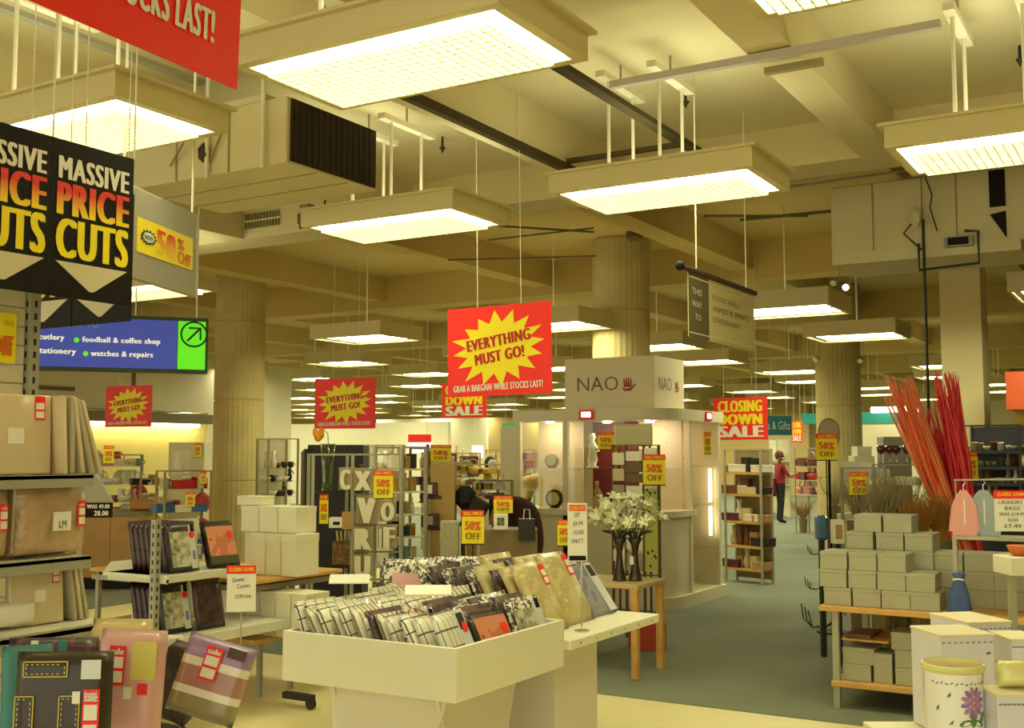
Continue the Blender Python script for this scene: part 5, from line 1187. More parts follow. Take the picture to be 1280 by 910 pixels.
# ------------------------------------------------------------------ glass showcase
NX0, NX1, NY0, NY1 = -6.30, -4.50, 10.6, 12.15
CASE = mat('case_cream', (222, 210, 176), .45); CASEI = mat('case_interior', (226, 206, 172), .6); BURG = mat('burgundy_panel', (104, 20, 20), .6)
t = thing('showcase', 'large cream showcase with glass sides and rounded corner', 'showcase', (NX1, NY0, 0)); SC = t
def rounded(x0, y0, x1, y1, r, o=0.0):
    x0 -= o; y0 -= o; x1 += o; y1 += o; pts = [(x0, y0)]
    for k in range(9): a = -PI / 2 + PI / 2 * k / 8; pts.append((x1 - r + r * math.cos(a), y0 + r + r * math.sin(a)))
    pts += [(x1, y1), (x0, y1)]; return pts
Wx, Wy = NX1 - NX0, NY1 - NY0
MB().prism(rounded(-Wx, 0, 0, Wy, .35, .03), 0, .13, 'XY').build('plinth', CASE, t)
MB().prism(rounded(-Wx, 0, -.02, .62, .33), .13, .94, 'XY').build('lower_body', CASE, t)
MB().prism(rounded(-Wx, 0, 0, .66, .35, .04), .94, 1.0, 'XY').build('ledge', CASE, t)
MB().prism(rounded(-Wx, 0, 0, Wy, .35, .02), 1.94, 2.06, 'XY').build('cornice', CASE, t)
for (x, y) in ((-Wx + .03, .03), (-1.18, .03), (-.03, .64), (-.03, Wy - .06), (-Wx + .03, Wy - .05)):
    B(x - .03, y - .03, .13, x + .03, y + .03, 1.94, .003).build('upright', CASE, t)
B(-Wx + .02, Wy - .04, .13, -.07, Wy - .01, 1.94).build('rear_wall', CASEI, t)
B(-.62, .68, .13, -.6, Wy - .05, 1.93).build('inner_wall', CASEI, t)
B(-1.16, .62, 1.0, -.62, .66, 1.94).build('back_panel', BURG, t); B(-.6, .62, 1.0, -.1, .66, 1.94).build('back_panel', CASEI, t); B(-Wx + .04, .45, 1.0, -1.2, .48, 1.94).build('back_panel', CASEI, t)
for z in (1.42,): B(-1.15, .06, z, -.1, .6, z + .012).build('glass_shelf', GLASS, t); B(-Wx + .05, .06, z, -1.2, .44, z + .012).build('glass_shelf', GLASS, t)
for z in (.55, 1.02, 1.45): B(-.59, .7, z, -.05, Wy - .1, z + .012).build('glass_shelf', GLASS, t)
B(-1.13, .01, 1.0, -.5, .016, 1.93).build('glass_pane', GLASS, t); B(-.012, .68, .14, -.006, Wy - .1, 1.93).build('glass_pane', GLASS, t)
B(-Wx + .06, .01, 1.0, -1.22, .016, 1.93).build('glass_pane', GLASS, t)
for (z0, z1) in ((.68, 1.0), (1.05, 1.42)): B(-.10, Wy - .16, z0, -.07, Wy - .14, z1).build('strip_lamp', BRIGHT, t)
for (x, y) in ((-.35, .35), (-.85, .35), (-1.5, .25), (-.4, 1.0)): MB().lathe([(.045, 0), (.045, .012)], 12).build('downlight', mat('spot_lamp', (255, 230, 190), emit=110.0, emit_rgb=(1, .84, .6)), t, loc=(x, y, 1.925))
for k in range(6): MB().ball((-.03, .04 + .0, 1.1 + .15 * k), .006, sub=1).build('bolt', GREYST, t)
B(-Wx - .55, .05, .9, -Wx, .1, .97).build('side_ledge', CASE, t); B(-Wx - .25, .1, .0, -Wx, .14, 1.9).build('side_panel', CASE, t)
for k, (x, y, rz, lb) in enumerate(((-.99, -.03, 0, 'small lit red and white sign on the front of the showcase cornice'), (.025, 1.0, PI / 2, 'small lit red and white sign on the side of the showcase cornice'))):
    s2 = thing('lit_badge', lb, 'sign', (NX1 + x, NY0 + y, 1.95), rz)
    B(0, -.012, 0, .17, 0, .1).build('case', REDS, s2); B(.03, -.016, .025, .14, -.012, .08, .002).build('lit_face', mat('badge_lit', (255, 240, 225), emit=2.5, emit_rgb=(1, .92, .8)), s2)
# cube sign
a, b_ = at_y(706, 515, 10.75), at_y(818, 515, 10.75); c_ = at_x(855, 515, b_.x); zt_ = at_y(760, 447, 10.75).z
t = thing('cube_sign', 'white cube sign with thin serif capitals on top of the showcase', 'sign', (a.x, 10.75, 2.062)); W, D_, Hh = b_.x - a.x, c_.y - 10.75, zt_ - 2.06
B(0, 0, 0, W, D_, Hh, .003).build('cube', mat('cube_cream', (226, 210, 170), .5), t)
INKT = mat('taupe_ink', (104, 84, 58)); RUST = mat('rust_ink', (168, 60, 24))
text('NAO', W * .46, Hh * .27, INKT, t, W * .15, Hh * .36, -.004, -.012)
def hand(par, x, z, s, ax=0):
    for k in range(4):
        q = -.3 + .22 * k
        m = MB().tube([(x + s * q * .8, 0, z + s * .2), (x + s * q, 0, z + s * (.9 + .1 * math.sin(k)))], [s * .09, s * .05], 6); o = m.build('finger_mark', RUST, par); o.location.y = -.004; o.scale.y = .1
    o = MB().tube([(x - s * .5, 0, z + s * .12), (x - s * .2, 0, z - s * .03), (x + s * .3, 0, z), (x + s * .55, 0, z + s * .25), (x + s * .8, 0, z + s * .45)], [s * .04, s * .1, s * .12, s * .08, s * .03], 6).build('palm_mark', RUST, par); o.location.y = -.004; o.scale.y = .1
hand(t, W * .71, Hh * .37, .125)
sd = bpy.data.objects.new('side_face', bpy.data.meshes.new('side_face')); 
m = B(0, -.002, .0, D_, 0, Hh); sd = m.build('side_face', mat('cube_cream', (226, 210, 170)), t, loc=(W + .0, 0, 0), rot=(0, 0, PI / 2))
text('NAO', D_ * .42, Hh * .25, INKT, sd, D_ * .14, Hh * .36, -.005, -.012); hand(sd, D_ * .74, Hh * .37, .1)
# things in the showcase
p = at_d(737, 583, 11.95); good('figurine', 'white', 'tall white robed figurine on the glass shelf before burgundy', (NX1 - 1.0, NY0 + .3, 1.434), 0, 'showcase ornaments', 1.9)
good('figurine', 'tan', 'brown and white figurine below the tall white one', (NX1 - .95, NY0 + .3, 1.002), 0, 'showcase ornaments', 1.5)
def disc_clock(label, x, y, z, r, m1, m2):
    t = thing('round_clock', label, 'clock', (x, y, z + r)); MB().lathe([(r, -.02), (r, .02)], 20, sx=1).xf(Matrix.Rotation(PI / 2, 4, 'X')).build('case', m1, t, True); MB().lathe([(r * .72, 0), (r * .72, .003)], 20).xf(Matrix.Rotation(PI / 2, 4, 'X')).build('dial', m2, t, loc=(0, -.021, 0)); B(-r * .5, -.02, -r, r * .5, .03, -r + .012).build('foot', m1, t)
disc_clock('gold oval ornament on the upper shelf at the left of the showcase', NX1 - 1.45, NY0 + .2, 1.434, .08, PAL['gold'], PAL['white'])
disc_clock('black round clock on the ledge at the left of the showcase', NX1 - 1.42, NY0 + .2, 1.002, .1, PAL['black'], PAL['cream'])
disc_clock('round silver clock on the shelf by the rounded corner', NX1 - .4, NY0 + .3, 1.434, .07, CHROME, PAL['black'])
good('figurine', 'pink', 'pink figurine on the ledge by the rounded corner', (NX1 - .42, NY0 + .28, 1.002), 0, 'showcase ornaments', 1.2)
for k, (z, col, kd) in enumerate(((.565, 'orange', 'bowl'), (.565, 'gold', 'figurine'), (.145, 'gold', 'bowl'), (.145, 'tan', 'figurine'), (1.035, 'white', 'vase'), (1.465, 'white', 'figurine'), (1.035, 'grey', 'figurine'), (1.465, 'grey', 'bowl'))):
    good(kd, col, '%s %s, number %s from the bottom in the glass side of the showcase' % (col, kd, nth(k)), (NX1 - .25 - .12 * (k % 2), NY0 + .82 + .28 * (k % 2), z), 0, 'showcase ornaments', 1.3)
# picture rack in front of the showcase
t, W = plane_thing(at_d(766, 700, 9.9), at_d(824, 700, 9.7), 0, 'picture_rack', 'brown framed rack of pale picture panels behind the lilies', 'rack')
zf = lambda y: EYE + (HORIZON - y) / DIST * 9.8
FB = mat('rack_brown', (96, 64, 30), .5); 
for q in (0, .29, .68, 1): B(W * q - .008, 0, 0, W * q + .008, .03, zf(556)).build('post', FB, t)
yy = [556, 562, 582, 601, 611, 640, 660, 690, 716]
for y in yy: B(0, 0, zf(y) - .008, W, .035, zf(y)).build('rail', FB, t)
for k, (y0, y1, m) in enumerate(((564, 576, WHITE), (578, 590, mat('brown_panel', (110, 92, 54))), (592, 603, mat('brown_panel', (110, 92, 54))), (607, 619, WHITE), (622, 634, GREYP), (640, 655, PAL['cream']), (662, 686, WHITE), (690, 712, GREYP))): B(W * .31, -.01, zf(y1), W * .66, .0, zf(y0)).build('picture_panel', m, t)
for k in range(7): B(W * .02, -.01, zf(566 + 20 * k + 15), W * .27, 0, zf(566 + 20 * k)).build('picture_panel', (WHITE, PAL['cream'], GREYP)[k % 3], t)
B(W * .72, -.02, zf(712), W * .99, .0, zf(610)).build('tall_panel', mat('lime_panel', (176, 180, 84), .5), t); B(W * .72, -.02, zf(610), W * .99, .0, zf(560)).build('tall_panel', WHITE, t)
rn = random.Random(5)
for k in range(16): MB().ball((W * rn.uniform(.75, .96), -.022, zf(rn.choice([rn.uniform(612, 640), rn.uniform(685, 708)]))), .012, 1, .3, 1, 1).build('petal_print', PAL['black'], t)
t, W, h = pbox(768, 530, 816, 558, 10.2, .05, mat('cream_header', (206, 200, 150), .5), 'header_board', 'rounded cream header board above the picture rack', 'sign', bev=.015)
for q in (.1, .9): B(W * q, .01, -1.85 + 0.0, W * q + .02, .04, 0).build('post', FB, t)
# lilies on a small wooden table
TB = at_z(787, 850, 0); TX, TY = -3.36, 7.36
t = thing('wooden_table', 'small pine legged table carrying the vases of lilies', 'table', (-4.4, TY, 0)); Wt = TX + 4.4
B(0, 0, .63, Wt, .5, .665, .003).build('top', mat('table_glass_top', (196, 170, 110), .3), t)
for (x, y) in ((Wt - .06, 0), (Wt - .06, .44), (0, 0), (0, .44)): B(x, y, 0, x + .05, y + .05, .63, .002).build('leg', PINE, t)
LIL = mat('lily_petal', (226, 224, 184), .5); LILG = mat('lily_green', (90, 110, 50), .6); VDK = mat('dark_brown_vase', (52, 30, 16), .35, coat=.5)
def lily_mesh():
    m = MB()
    for k in range(6):
        a = PI / 3 * k; ca, sa = math.cos(a), math.sin(a); q = .012 if k % 2 else .016
        pts = [(0, 0, 0, .006), (.018, 0, .03, q), (.045, 0, .05, q * 1.1), (.07, 0, .045, .003)]
        L_ = []
        for (x, _, z, w) in pts: L_.append((m.bm.verts.new((x * ca - w * sa, x * sa + w * ca, z)), m.bm.verts.new((x * ca + w * sa, x * sa - w * ca, z))))
        for u, v in zip(L_, L_[1:]): m.bm.faces.new((u[0], u[1], v[1], v[0]))
    m.tube([(0, 0, 0), (0, 0, .055)], .003, 5)
    return m
for v, (px, nF) in enumerate(((768, 11), (797, 13))):
    p = at_d(px, 725, 8.35 if v else 8.25)
    t = thing('lily_vase', ('dark vase of white lilies, the left one on the pine table', 'dark vase of white lilies with a hanging tag, the right one on the pine table')[v], 'flower vase', (p.x, 7.6 if v else 7.55, .667))
    MB().lathe([(.055, 0), (.05, .01), (.028, .10), (.02, .2), (.03, .26), (.06, .31), (.055, .31), (.025, .26)], 16).build('vase', VDK, t, True)
    base = None
    for k in range(nF):
        a = 2 * PI * k * .382; r = .05 + .17 * ((k + .5) / nF) ** .6; zz = .56 - .45 * r + .08 * math.sin(k * 2.3)
        e = Vector((r * math.cos(a), r * math.sin(a), zz))
        MB().tube([(0, 0, .28), (e.x * .5, e.y * .5, .28 + (zz - .28) * .6), e], .003, 5).build('stem', LILG, t)
        if base is None: base = lily_mesh().build('flower', LIL, t, False, e, (.5 * math.sin(a), .5 * math.cos(a), a))
        else:
            o = base.copy(); C.objects.link(o); o.parent = t; o.location = e; o.rotation_euler = (-.7 * math.sin(a) + .5, .7 * math.cos(a), a); s_ = .85 + .4 * ((k * 7) % 5) / 5; o.scale = (s_,) * 3
    for k in range(6):
        a = 2 * PI * k / 6; MB().tube([(0, 0, .28), (.06 * math.cos(a), .06 * math.sin(a), .35), (.15 * math.cos(a), .15 * math.sin(a), .36)], [.004, .014, .002], 4).build('leaf', mat('dark_leaf', (44, 40, 20), .6), t)
    if v: B(-.015, -.06, .12, .015, -.056, .18).build('tag', WCARD, t)
t, W, h = pbox(790, 774, 833, 809, 9.2, .3, mat('orange_red_crate', (180, 60, 24), .5), 'storage_crate', 'orange red crate on the carpet behind the pine table legs', 'crate')
t.location.z = 0.006
pcur = at_d(812, 745, 9.0)
# ------------------------------------------------------------------ right hand table with grey boxes
t = thing('low_shelf_table', 'low pine shelf table stacked with small grey boxes', 'table', (-2.02, 7.16, 0)); Wt = 1.6
B(0, 0, .605, Wt, .9, .64, .003).build('top', PINE, t); B(.06, .02, .14, Wt, .85, .175, .003).build('lower_shelf', PINE, t)
for (x, y) in ((.07, .03), (.07, .8), (Wt - .05, .03), (Wt - .05, .8)): B(x, y, .007, x + .04, y + .04, .605).build('leg', FRG, t)
B(.11, .1, .42, .4, .6, .43).build('inner_shelf', PINE, t)
GBX = mat('grey_box_card', (168, 164, 136), .7, noise=.05)
GGR = 'small grey boxes on the low pine table'
def gbox(px, y, lvl, col, row, place, w=.168, d=.24, h=.11, z0=.642, rz=0):
    x = at_y(px, 745, 7.2).x
    carton('grey_box', 'small grey box, %s from the left, %s layer up, %s' % (nth(col), nth(lvl), place), (x, y, z0 + (h + .002) * lvl), w, d, h, GBX, rz + ((col * 3 + lvl * 5) % 5 - 2) * .012, GGR)
for lvl in range(3):
    for k in range(4 if lvl < 2 else 3): gbox((1028, 1064, 1100, 1136)[k] + (2, -3, -2)[lvl], 7.2, lvl, k, 0, 'front stack on the pine top')
for lvl in range(4):
    for k in range(3): gbox((1046, 1084, 1121)[k], 7.47, lvl, k, 1, 'second stack on the pine top')
for k in range(2): gbox((1056, 1094)[k], 7.47, 4, k, 1, 'second stack on the pine top', w=.172)
for lvl in range(3):
    for k in range(3): gbox((1157, 1196, 1234)[k], 7.5, lvl, k, 2, 'behind the blue cloth bag')
for lvl in range(2):
    for k in range(3): gbox((1176, 1212, 1250)[k], 7.76, lvl + 0, k, 3, 'rear right of the pine top')
for k, (x, w, z, h, lb) in enumerate(((.12, .17, .177, .10, 'bottom left grey box on the lower pine shelf'), (.12, .19, .279, .10, 'grey box resting on the bottom left one'), (.31, .11, .177, .18, 'upright grey box on the lower pine shelf'), (.44, .17, .177, .105, 'bottom grey box of the three stacked ones on the lower shelf'), (.44, .17, .284, .105, 'middle grey box of the three stacked ones on the lower shelf'), (.42, .17, .391, .105, 'top grey box of the three stacked ones on the lower shelf'), (.63, .16, .177, .105, 'lower grey box behind the white jar on the lower shelf'), (.63, .16, .284, .105, 'upper grey box behind the white jar on the lower shelf'), (.66, .3, .42, .12, 'wide grey box under the pine top'))):
    carton('grey_box', lb, (-2.02 + x, 7.24, z), w, .24, h, GBX, .02 * (k % 3), GGR)
tag(B(0, 0, 0, .16, .3, .02).build('brown_tray', mat('brown_tray', (120, 86, 44)), loc=(-1.9, 7.3, .432)), 'flat brown tray under the left end of the pine top', 'tray')
# blue cloth bag
p = at_y(1197, 757, 7.05)
t = thing('cloth_bag', 'blue gathered cloth bag hanging before the grey boxes', 'bag', (p.x, 7.12, .60))
MB().lathe([(.02, 0), (.085, .01), (.07, .08), (.055, .17), (.035, .235), (.02, .25), (.04, .285), (.03, .29)], 16, sy=.6).build('body', mat('blue_cloth', (62, 84, 130), .8, noise=.2, nscale=20, bump=.6), t, True); MB().tube([(-.03, -.01, .25), (0, -.02, .255), (.03, -.01, .25)], .006, 5).build('drawstring', WCARD, t)
# steel shelf with shirts and sign
p = at_d(1190, 670, 6.75); ZT = p.z
t = thing('steel_shelf', 'grey steel rail shelf under the two small shirts', 'rack', (p.x, p.y, 0)); 
B(0, 0, ZT - .02, .75, .25, ZT, .002).build('shelf', FRG, t); B(0, 0, .645, .025, .03, ZT - .02).build('post', FRG, t); B(.6, .2, .645, .63, .23, ZT - .02).build('post', FRG, t)
MB().tube([(0, .12, ZT + .33), (.4, .1, ZT + .34)], .006, 6).build('hook_bar', FRG, t); MB().tube([(0.01, .12, ZT), (0.01, .12, ZT + .33)], .005, 6).build('hook_post', FRG, t)
def shirt(px, col, label, w=.14):
    p = at_d(px, 668, 6.72); t = thing('toy_shirt', label, 'shirt', (p.x, p.y + .05, ZT + .002), YAW * .6)
    h = .27
    MB().prism([(-w * .5, 0), (w * .5, 0), (w * .46, h * .6), (w * .3, h * .86), (w * .1, h), (-w * .1, h), (-w * .3, h * .86), (-w * .46, h * .6)], -.02, .02, 'XZ').build('body', col, t)
    MB().prism([(w * .3, h * .86), (w * .5, h * .62), (w * .62, h * .1), (w * .48, h * .08)], -.015, .015, 'XZ').build('sleeve', col, t); MB().prism([(-w * .3, h * .86), (-w * .5, h * .62), (-w * .62, h * .1), (-w * .48, h * .08)], -.015, .015, 'XZ').build('sleeve', col, t)
    MB().tube([(0, 0, h), (0, 0, h + .03), (.015, 0, h + .045), (0, 0, h + .06)], .003, 5).build('hanger_hook', CHROME, t); B(-.004, -.023, h * .25, .004, -.02, h * .8).build('placket', WCARD, t)
shirt(1204, mat('pink_shirt', (226, 158, 150), .7, bump=.3), 'small pink shirt shaped bag on the steel shelf')
shirt(1229, mat('pale_blue_shirt', (164, 176, 180), .7, bump=.3), 'small pale blue shirt shaped bag on the steel shelf', .17)
p = at_d(1244, 664, 6.5); z1 = at_d(1244, 613, 6.5).z
t = thing('price_card', 'handwritten white price card with red header at the right edge', 'price card', (p.x, p.y, p.z), YAW * .8); Wd, Hh = .19, z1 - p.z
B(0, 0, 0, Wd, .005, Hh * .8).build('card', WCARD, t); B(-.003, -.002, Hh * .8, Wd, .006, Hh).build('header', REDS, t); text('CLOSING DOWN', Wd * .8, Hh * .09, YEL, t, Wd * .08, Hh * .86, -.004, .02)
for k, (s_, w, x) in enumerate((('LAUNDRY', .7, .12), ('BAGS', .45, .3), ('WAS £19.99', .75, .12), ('NOW', .3, .38), ('£7.49', .5, .26))): text(s_, Wd * w, Hh * .085, BLKINK, t, Wd * x, Hh * (.67 - .145 * k), -.003, 0)
MB().tube([(.03, .01, Hh * .5), (.03, .01, ZT - p.z)], .004, 6).build('clip_post', CHROME, t)
t, W, h = pbox(1263, 697, 1295, 720, 5.6, .2, WHITE, 'white_tray', 'white tray end at the right edge above the pine table', 'tray'); B(W * .2, .05, -(at_d(1258, 722, 5.6).z), W * .4, .1, 0).build('stand', FRG, t)
p = at_d(1276, 694, 5.7); good('bowl', 'orange', 'orange bowl on the white tray at the right edge', (p.x, p.y, p.z - .01), 0, 'bowls on the white tray', .9)
# sticks
def sticks(label, px_b, d, px_t0, px_t1, ytop, n, cols, seed, ybot=690, group='bundles of coloured sticks'):
    rn = random.Random(seed); b = at_d(px_b, ybot, d)
    t = thing('stick_bundle', label, 'stick bundle', (b.x, b.y, b.z)); base = None
    for k in range(n):
        q = rn.random(); top = at_d(px_t0 + (px_t1 - px_t0) * q, ytop + rn.uniform(0, 36), d + rn.uniform(-.25, .25)) - b
        off = Vector((rn.uniform(-.07, .07), rn.uniform(-.06, .06), 0))
        mid = off * .8 + top * .55 + Vector((rn.uniform(-.01, .01), 0, 0))
        m = cols[k % len(cols)]
        MB().tube([off, mid, top], [.011, .010, .003], 5, False).build('stick', m, t, True)
    MB().lathe([(.085, .1), (.088, .12), (.085, .14)], 12).build('tie_band', cols[0], t)
    return t, b
ORS = [mat('orange_stick', (255, 138, 84), .4, coat=.4), mat('dark_orange_stick', (250, 106, 62), .4, coat=.4), mat('amber_stick', (255, 164, 110), .4, coat=.4)]
RDS = [mat('red_stick', (250, 74, 78), .4, coat=.4), mat('crimson_stick', (230, 50, 66), .4, coat=.4)]
_, b1 = sticks('bundle of long orange sticks leaning left over the grey boxes', 1203, 8.75, 1104, 1146, 468, 95, ORS, 3)
_, b2 = sticks('bundle of long red sticks leaning towards the square pillar', 1216, 8.8, 1166, 1198, 462, 80, RDS, 4)
_, b3 = sticks('shorter dark red sticks between the orange and red bundles', 1209, 9.0, 1150, 1176, 505, 34, RDS[::-1], 5)
t = thing('stick_stand', 'red bin behind the grey boxes that holds the sticks', 'bin', (b1.x + .06, b1.y + .04, .007)); MB().lathe([(.24, 0), (.26, .78), (.25, .78), (.23, .02)], 20).build('bin_body', mat('red_bin', (180, 36, 26), .5), t, True)
# twigs and dried grass
def twigs(label, px, py, d, n, h, spread, m, seed, r=.003, curl=.3):
    rn = random.Random(seed); b = at_d(px, py, d); t = thing('twig_bunch', label, 'dried plants', (b.x, b.y, b.z)); mb = MB()
    n *= 2; r *= 1.5
    for k in range(n):
        a = rn.uniform(0, 2 * PI); R = spread * rn.random() ** .6; H_ = h * rn.uniform(.55, 1)
        pts = [(0.03 * math.cos(a), .03 * math.sin(a), 0)]
        for q in (.35, .7, 1): pts.append((R * q * math.cos(a + curl * q * rn.uniform(-1, 1)) + rn.uniform(-.015, .015), R * q * math.sin(a + curl * q), H_ * q))
        mb.tube(pts, [r, r * .8, r * .6, r * .3], 4, False)
        if r > .002:
            for q in range(3):
                s = Vector(pts[1 + q % 3]); mb.tube([s, s + Vector((rn.uniform(-.05, .05), rn.uniform(-.05, .05), rn.uniform(.03, .08)))], r * .4, 3, False)
    o = mb.build('twigs', m, t); o['kind'] = 'stuff'
    MB().lathe([(.07, -b.z + .006), (.09, 0), (.08, 0)], 12).build('pot', mat('pot_olive', (120, 104, 60), .6), t)
for k, (px, py, d, n, h, sp, m, r) in enumerate(((1100, 668, 8.6, 60, .42, .2, mat('pale_twig', (158, 146, 104), .8), .0035), (1126, 668, 8.7, 60, .4, .2, mat('pale_twig', (158, 146, 104), .8), .0035), (1072, 650, 9.6, 40, .36, .16, mat('pale_twig', (158, 146, 104), .8), .0035), (1150, 676, 8.4, 90, .28, .14, mat('dry_grass', (176, 124, 50), .8), .0022), (1176, 676, 8.4, 90, .3, .14, mat('dry_grass', (176, 124, 50), .8), .0022), (1004, 648, 22.6, 60, .4, .35, mat('straw', (176, 140, 90), .8), .006), (1044, 632, 12.5, 30, .3, .2, mat('pale_twig', (158, 146, 104), .8), .004))):
    twigs(('bunch of pale twigs left of the orange sticks', 'second bunch of pale twigs touching the orange sticks', 'bunch of pale twigs behind the yellow poster', 'bunch of golden dried grass behind the grey boxes', 'golden dried grass at the foot of the orange sticks', 'bunch of straw on the floor beside the woman in red', 'thin twigs below the oval mirror')[k], px, py, d, n, h, sp, m, k)
# wine glasses
WG = mat_glass('wine_glass_material', (215, 200, 190), .4); WINE = mat('red_wine_bowl', (96, 16, 20), .3, coat=1)
for k, (px, py) in enumerate(((1100, 583), (1111, 588), (1119, 588), (1132, 583), (1145, 588))):
    p = at_d(px, py, 10.05); t = thing('wine_glass', 'wine glass with a dark red bowl, %s from the left on the glass shelf' % nth(k), 'wine glass', (p.x, p.y + .06, EYE + (HORIZON - 580) / DIST * 10.2 + .002), 0, 'wine glasses')
    MB().lathe([(.035, 0), (.035, .003), (.004, .01), (.004, .085)], 12).build('stem', WG, t, True); MB().lathe([(.005, .085), (.035, .105), (.042, .14), (.036, .165), (.03, .16)], 12).build('bowl', WINE, t, True)
t, W, h = pbox(1105, 546, 1140, 583, 11.2, .2, GREYP, 'grey_carton_stack', 'tall grey carton behind the wine glasses', 'box', True)
for k, (x0, y0, x1, y1) in enumerate(((1068, 570, 1094, 592), (1072, 558, 1090, 570), (1050, 655, 1053, 659))[:2]): pbox(x0, y0, x1, y1, 11.4, .2, WB, 'white_box', ('wide white box on top of the pale box rack', 'small white box stacked above the wide one on the rack')[k], 'box')
# oval mirror on a stand
p = at_d(1036, 542, 10.1)
t = thing('oval_mirror', 'oval mirror on a thin black stand before the far column', 'mirror', (p.x, p.y, p.z), YAW)
MB().lathe([(.1, -.01), (.1, .01)], 28, sy=1.42).xf(Matrix.Rotation(PI / 2, 4, 'X')).build('frame', mat('mirror_frame', (140, 130, 100), .4), t)
MB().lathe([(.088, 0), (.088, .002)], 28, sy=1.42).xf(Matrix.Rotation(PI / 2, 4, 'X')).build('glass', mat('mirror_grey', (170, 162, 134), .35, .2), t, loc=(0, -.012, 0))
MB().tube([(0, .01, -.14), (0, .01, -p.z + .01)], .012, 6).build('stand', BLKCARD, t); MB().lathe([(.14, 0), (.14, .012)], 16, (0, .01, -p.z + .007)).build('base', BLKCARD, t)
# curled metal stands on the carpet
for k, (px, py, d) in enumerate(((1018, 694, 12.0), (1018, 738, 10.4), (1024, 786, 9.8))):
    p = at_z(px, py, 0); p.z = .008; t = thing('curled_metal_stand', ('curled dark metal ornament farthest along the carpet aisle', 'curled dark metal ornament in the middle of the carpet aisle', 'low wire ornament under the left end of the pine table')[k], 'ornament', p, YAW)
    s = (.14, .14, .2)[k]
    for q in range(3): MB().tube([(-s * .8 + q * .03, 0, s * 1.1 - .03 * q), (-s * .7 + q * .03, 0, s * .4), (-s * .3, 0, .006), (s * .3, 0, .01), (s * .8, 0, s * (.25 + .1 * q))], .006, 5).build('wire', DKSTEEL, t)
    MB().tube([(0, -.08, .005), (0, 0, .02), (0, .08, .005)], .006, 5).build('foot', DKSTEEL, t)
t, W, h = pbox(1022, 644, 1036, 676, 8.9, .1, mat('blue_plastic', (70, 110, 150), .3, coat=1, bump=.4), 'blue_bag', 'pale blue plastic wrapped pack left of the grey boxes', 'bag', bev=.02); B(W * .3, .02, -at_d(1022, 676, 8.9).z + .007, W * .7, .08, 0).build('stand', DKSTEEL, t)
t, W, h = pbox(1042, 650, 1056, 680, 8.5, .08, WCARD, 'framed_print', 'white angled frame behind the grey boxes', 'picture frame', bev=.003); B(W * .2, -.003, h * .2, W * .8, 0, h * .8).build('picture', PAL['tan'], t); B(W * .3, .02, -at_d(1042, 680, 8.5).z + .007, W * .7, .06, 0).build('stand', DKSTEEL, t)
# ------------------------------------------------------------------ floral jar and boxes, lower right
JM = mat('glazed_white_china', (244, 242, 230), .18, coat=1.0); LILAC = mat('lilac_print', (140, 112, 170), .4); PGRN = mat('green_print', (92, 130, 60), .4); YRIM = mat('yellow_rim', (226, 220, 140), .25, coat=.8); VIOL = mat('violet_print', (176, 130, 170), .4)
ZD = .87
p = at_d(1190, 905, 2.62); t = thing('display_table', 'cream topped display table under the floral china', 'table', (p.x, p.y, 0), YAW)
B(-.05, -.12, ZD - .03, .6, .5, ZD).build('top', CREAM, t)
for (x, y) in ((-.04, -.1), (.54, -.1), (-.04, .44), (.54, .44)): B(x, y, 0, x + .04, y + .04, ZD - .03).build('leg', FRG, t)
p = at_d(1193, 905, 2.6); t = thing('floral_jar', 'white china jar painted with a purple flower and green leaves', 'jar', (p.x, p.y, ZD + .001), YAW)
R = .0645; Hj = at_d(1193, 830, 2.6).z - ZD
MB().lathe([(R * .9, 0), (R * .96, .01), (R, .03), (R, Hj - .03), (R * 1.03, Hj - .012), (R * 1.06, Hj), (R * .98, Hj), (R * .92, Hj - .02), (R * .9, .02)], 40).build('body', JM, t, True)
MB().lathe([(R * 1.035, Hj - .014), (R * 1.075, Hj - .001), (R * 1.05, Hj + .003), (R * .97, Hj + .002)], 40).build('rim', YRIM, t, True)
def decal(par, cx, cz, rx, rz, m, name, rot=0.0, R_=R, curved=True):
    mb = MB(); vs = []
    for k in range(12):
        a = 2 * PI * k / 12; u = rx * math.cos(a); v = rz * math.sin(a); uu = cx + u * math.cos(rot) - v * math.sin(rot); vv = cz + u * math.sin(rot) + v * math.cos(rot)
        th = uu / R_; vs.append(mb.bm.verts.new((R_ * 1.008 * math.sin(th), -R_ * 1.008 * math.cos(th), vv) if curved else (uu, -.0012, vv)))
    mb.bm.faces.new(vs); return mb.build(name, m, par)
fx, fz = .022, .175
for k in range(12):
    a = 2 * PI * k / 12 + .2; decal(t, fx + .021 * math.cos(a), fz + .025 * math.sin(a), .011, .0055, (LILAC, VIOL)[k % 2], 'petal_print', a)
for k in range(6): a = 2 * PI * k / 6; decal(t, fx + .009 * math.cos(a), fz + .010 * math.sin(a), .008, .005, (VIOL, mat('rose_print', (190, 120, 130)))[k % 2], 'petal_print', a)
for (x, z, a) in ((fx - .02, fz - .044, .3), (fx + .014, fz - .046, -.4), (fx + .026, fz - .034, .9), (fx - .002, fz - .038, 1.5)): decal(t, x, z, .016, .007, PGRN, 'leaf_print', a)
for (x, z, a) in ((-.034, .19, .9), (-.03, .13, .7), (-.06, .16, 1.2), (.055, .215, .4)): decal(t, x, z, .006, .0018, mat('insect_print', (110, 104, 90)), 'insect_print', a); decal(t, x + .003, z + .002, .006, .0015, mat('insect_print', (110, 104, 90)), 'insect_print', a + .5)
for k in range(14): decal(t, -.07 + .0108 * k, Hj - .033 - .002 * (k % 2), .004, .0018, mat('garland_print', (132, 132, 120)), 'garland_print', .4 * (k % 3))
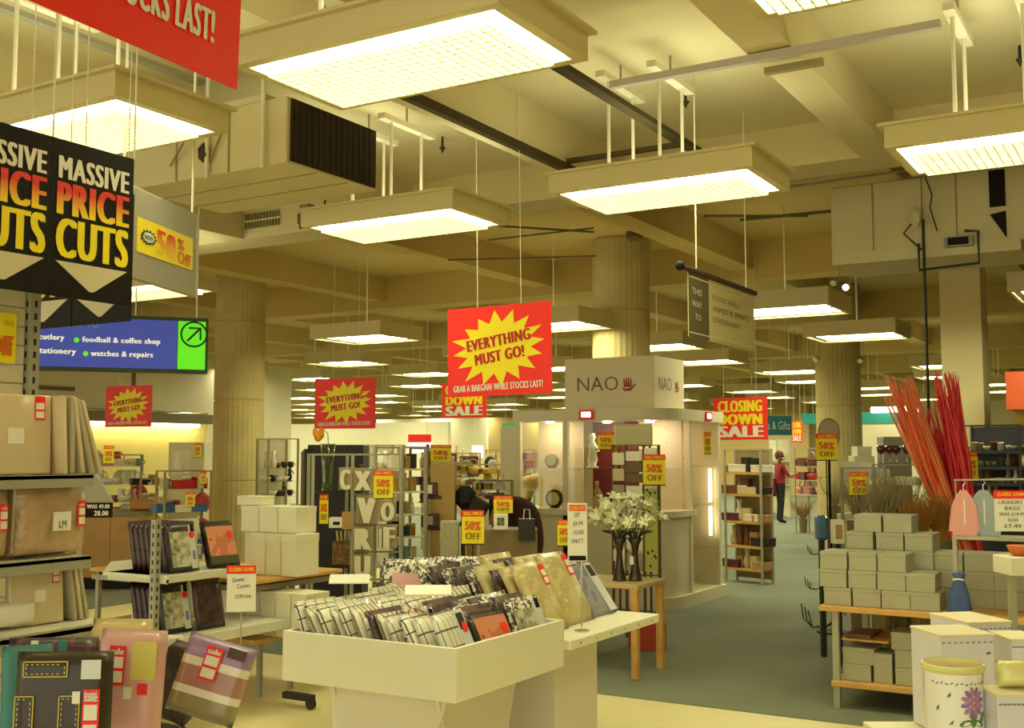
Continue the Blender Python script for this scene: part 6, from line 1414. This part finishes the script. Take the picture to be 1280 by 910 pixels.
def china_box(label, x0, y0, x1, dd, depth, prints=6, seed=1, rz=0.0, z0=ZD + .001):
    pL, pR = at_d(x0, 905, dd), at_d(x1, 905, dd); zt = at_d((x0 + x1) / 2, y0, dd).z
    t = thing('china_box', label, 'box', (pL.x, pL.y, z0), YAW + rz, 'printed china gift boxes'); W = (pR - pL).length; h = zt - z0
    B(0, 0, 0, W, depth, h, .002).build('body', mat('lilac_white_card', (222, 218, 222), .4, coat=.3), t); B(-.002, -.002, h - .004, W + .002, depth + .002, h + .003, .001).build('lid', mat('ivory_card', (226, 214, 176), .4), t)
    rn = random.Random(seed)
    for k in range(9): o = decal(t, W * (.06 + .11 * k), h - .018, .005, .002, mat('garland_print', (132, 132, 120)), 'garland_print', 0, curved=False); o.location.y = -.001
    for k in range(prints): o = decal(t, W * rn.uniform(.2, .9), h * rn.uniform(.25, .85), .005, .003, (LILAC, VIOL, PGRN)[k % 3], 'flower_print', rn.random(), curved=False); o.location.y = -.001
    return t
china_box('tall printed china box directly behind the floral jar', 1178, 795, 1250, 2.95, .16, 8, 2, .12)
china_box('printed china box behind the tall one at the right edge', 1215, 779, 1275, 3.3, .2, 4, 3, .2)
china_box('low printed box at the lower right corner', 1248, 870, 1300, 2.5, .1, 4, 4, 0)
china_box('pale yellow topped box standing right of the tall printed box', 1268, 800, 1310, 3.0, .14, 3, 5, 0)
p = at_d(1272, 868, 2.55); t = tag(MB().pillow(.09, .06, .05, 8, 8).build('yellow_pouch', YRIM, None, True, loc=(p.x, p.y + .02, at_d(1272, 870, 2.5).z + .005), rot=(-.3, 0, YAW)), 'pale yellow printed pouch on the low corner box', 'pouch')

# low stand with a dark pack between the bin and the letter tower
p = at_d(492, 752, 6.9)
t = thing('wire_stand', 'low wire stand with a tray behind the dump bin packs', 'stand', (p.x, p.y, 0), YAW)
B(-.16, -.1, .66, .2, .2, .675).build('tray', FRG, t)
for (x, y) in ((-.15, -.09), (.18, -.09), (-.15, .18), (.18, .18)): MB().tube([(x, y, 0), (x, y, .66)], .007, 6).build('leg', FRG, t)
for k in range(4): MB().tube([(-.15 + .1 * k, .19, .675), (-.13 + .1 * k, .19, .95), (-.08 + .1 * k, .19, .95), (-.06 + .1 * k, .19, .675)], .004, 5).build('wire_loop', FRG, t)
t = make_pack('plum brown pack with a pale label on the wire stand behind the bin', .27, .15, .08, DARKP, 'card', 'packs on the wire stand'); t.location = (p.x, p.y, .677); t.rotation_euler = (-.5, 0, YAW)
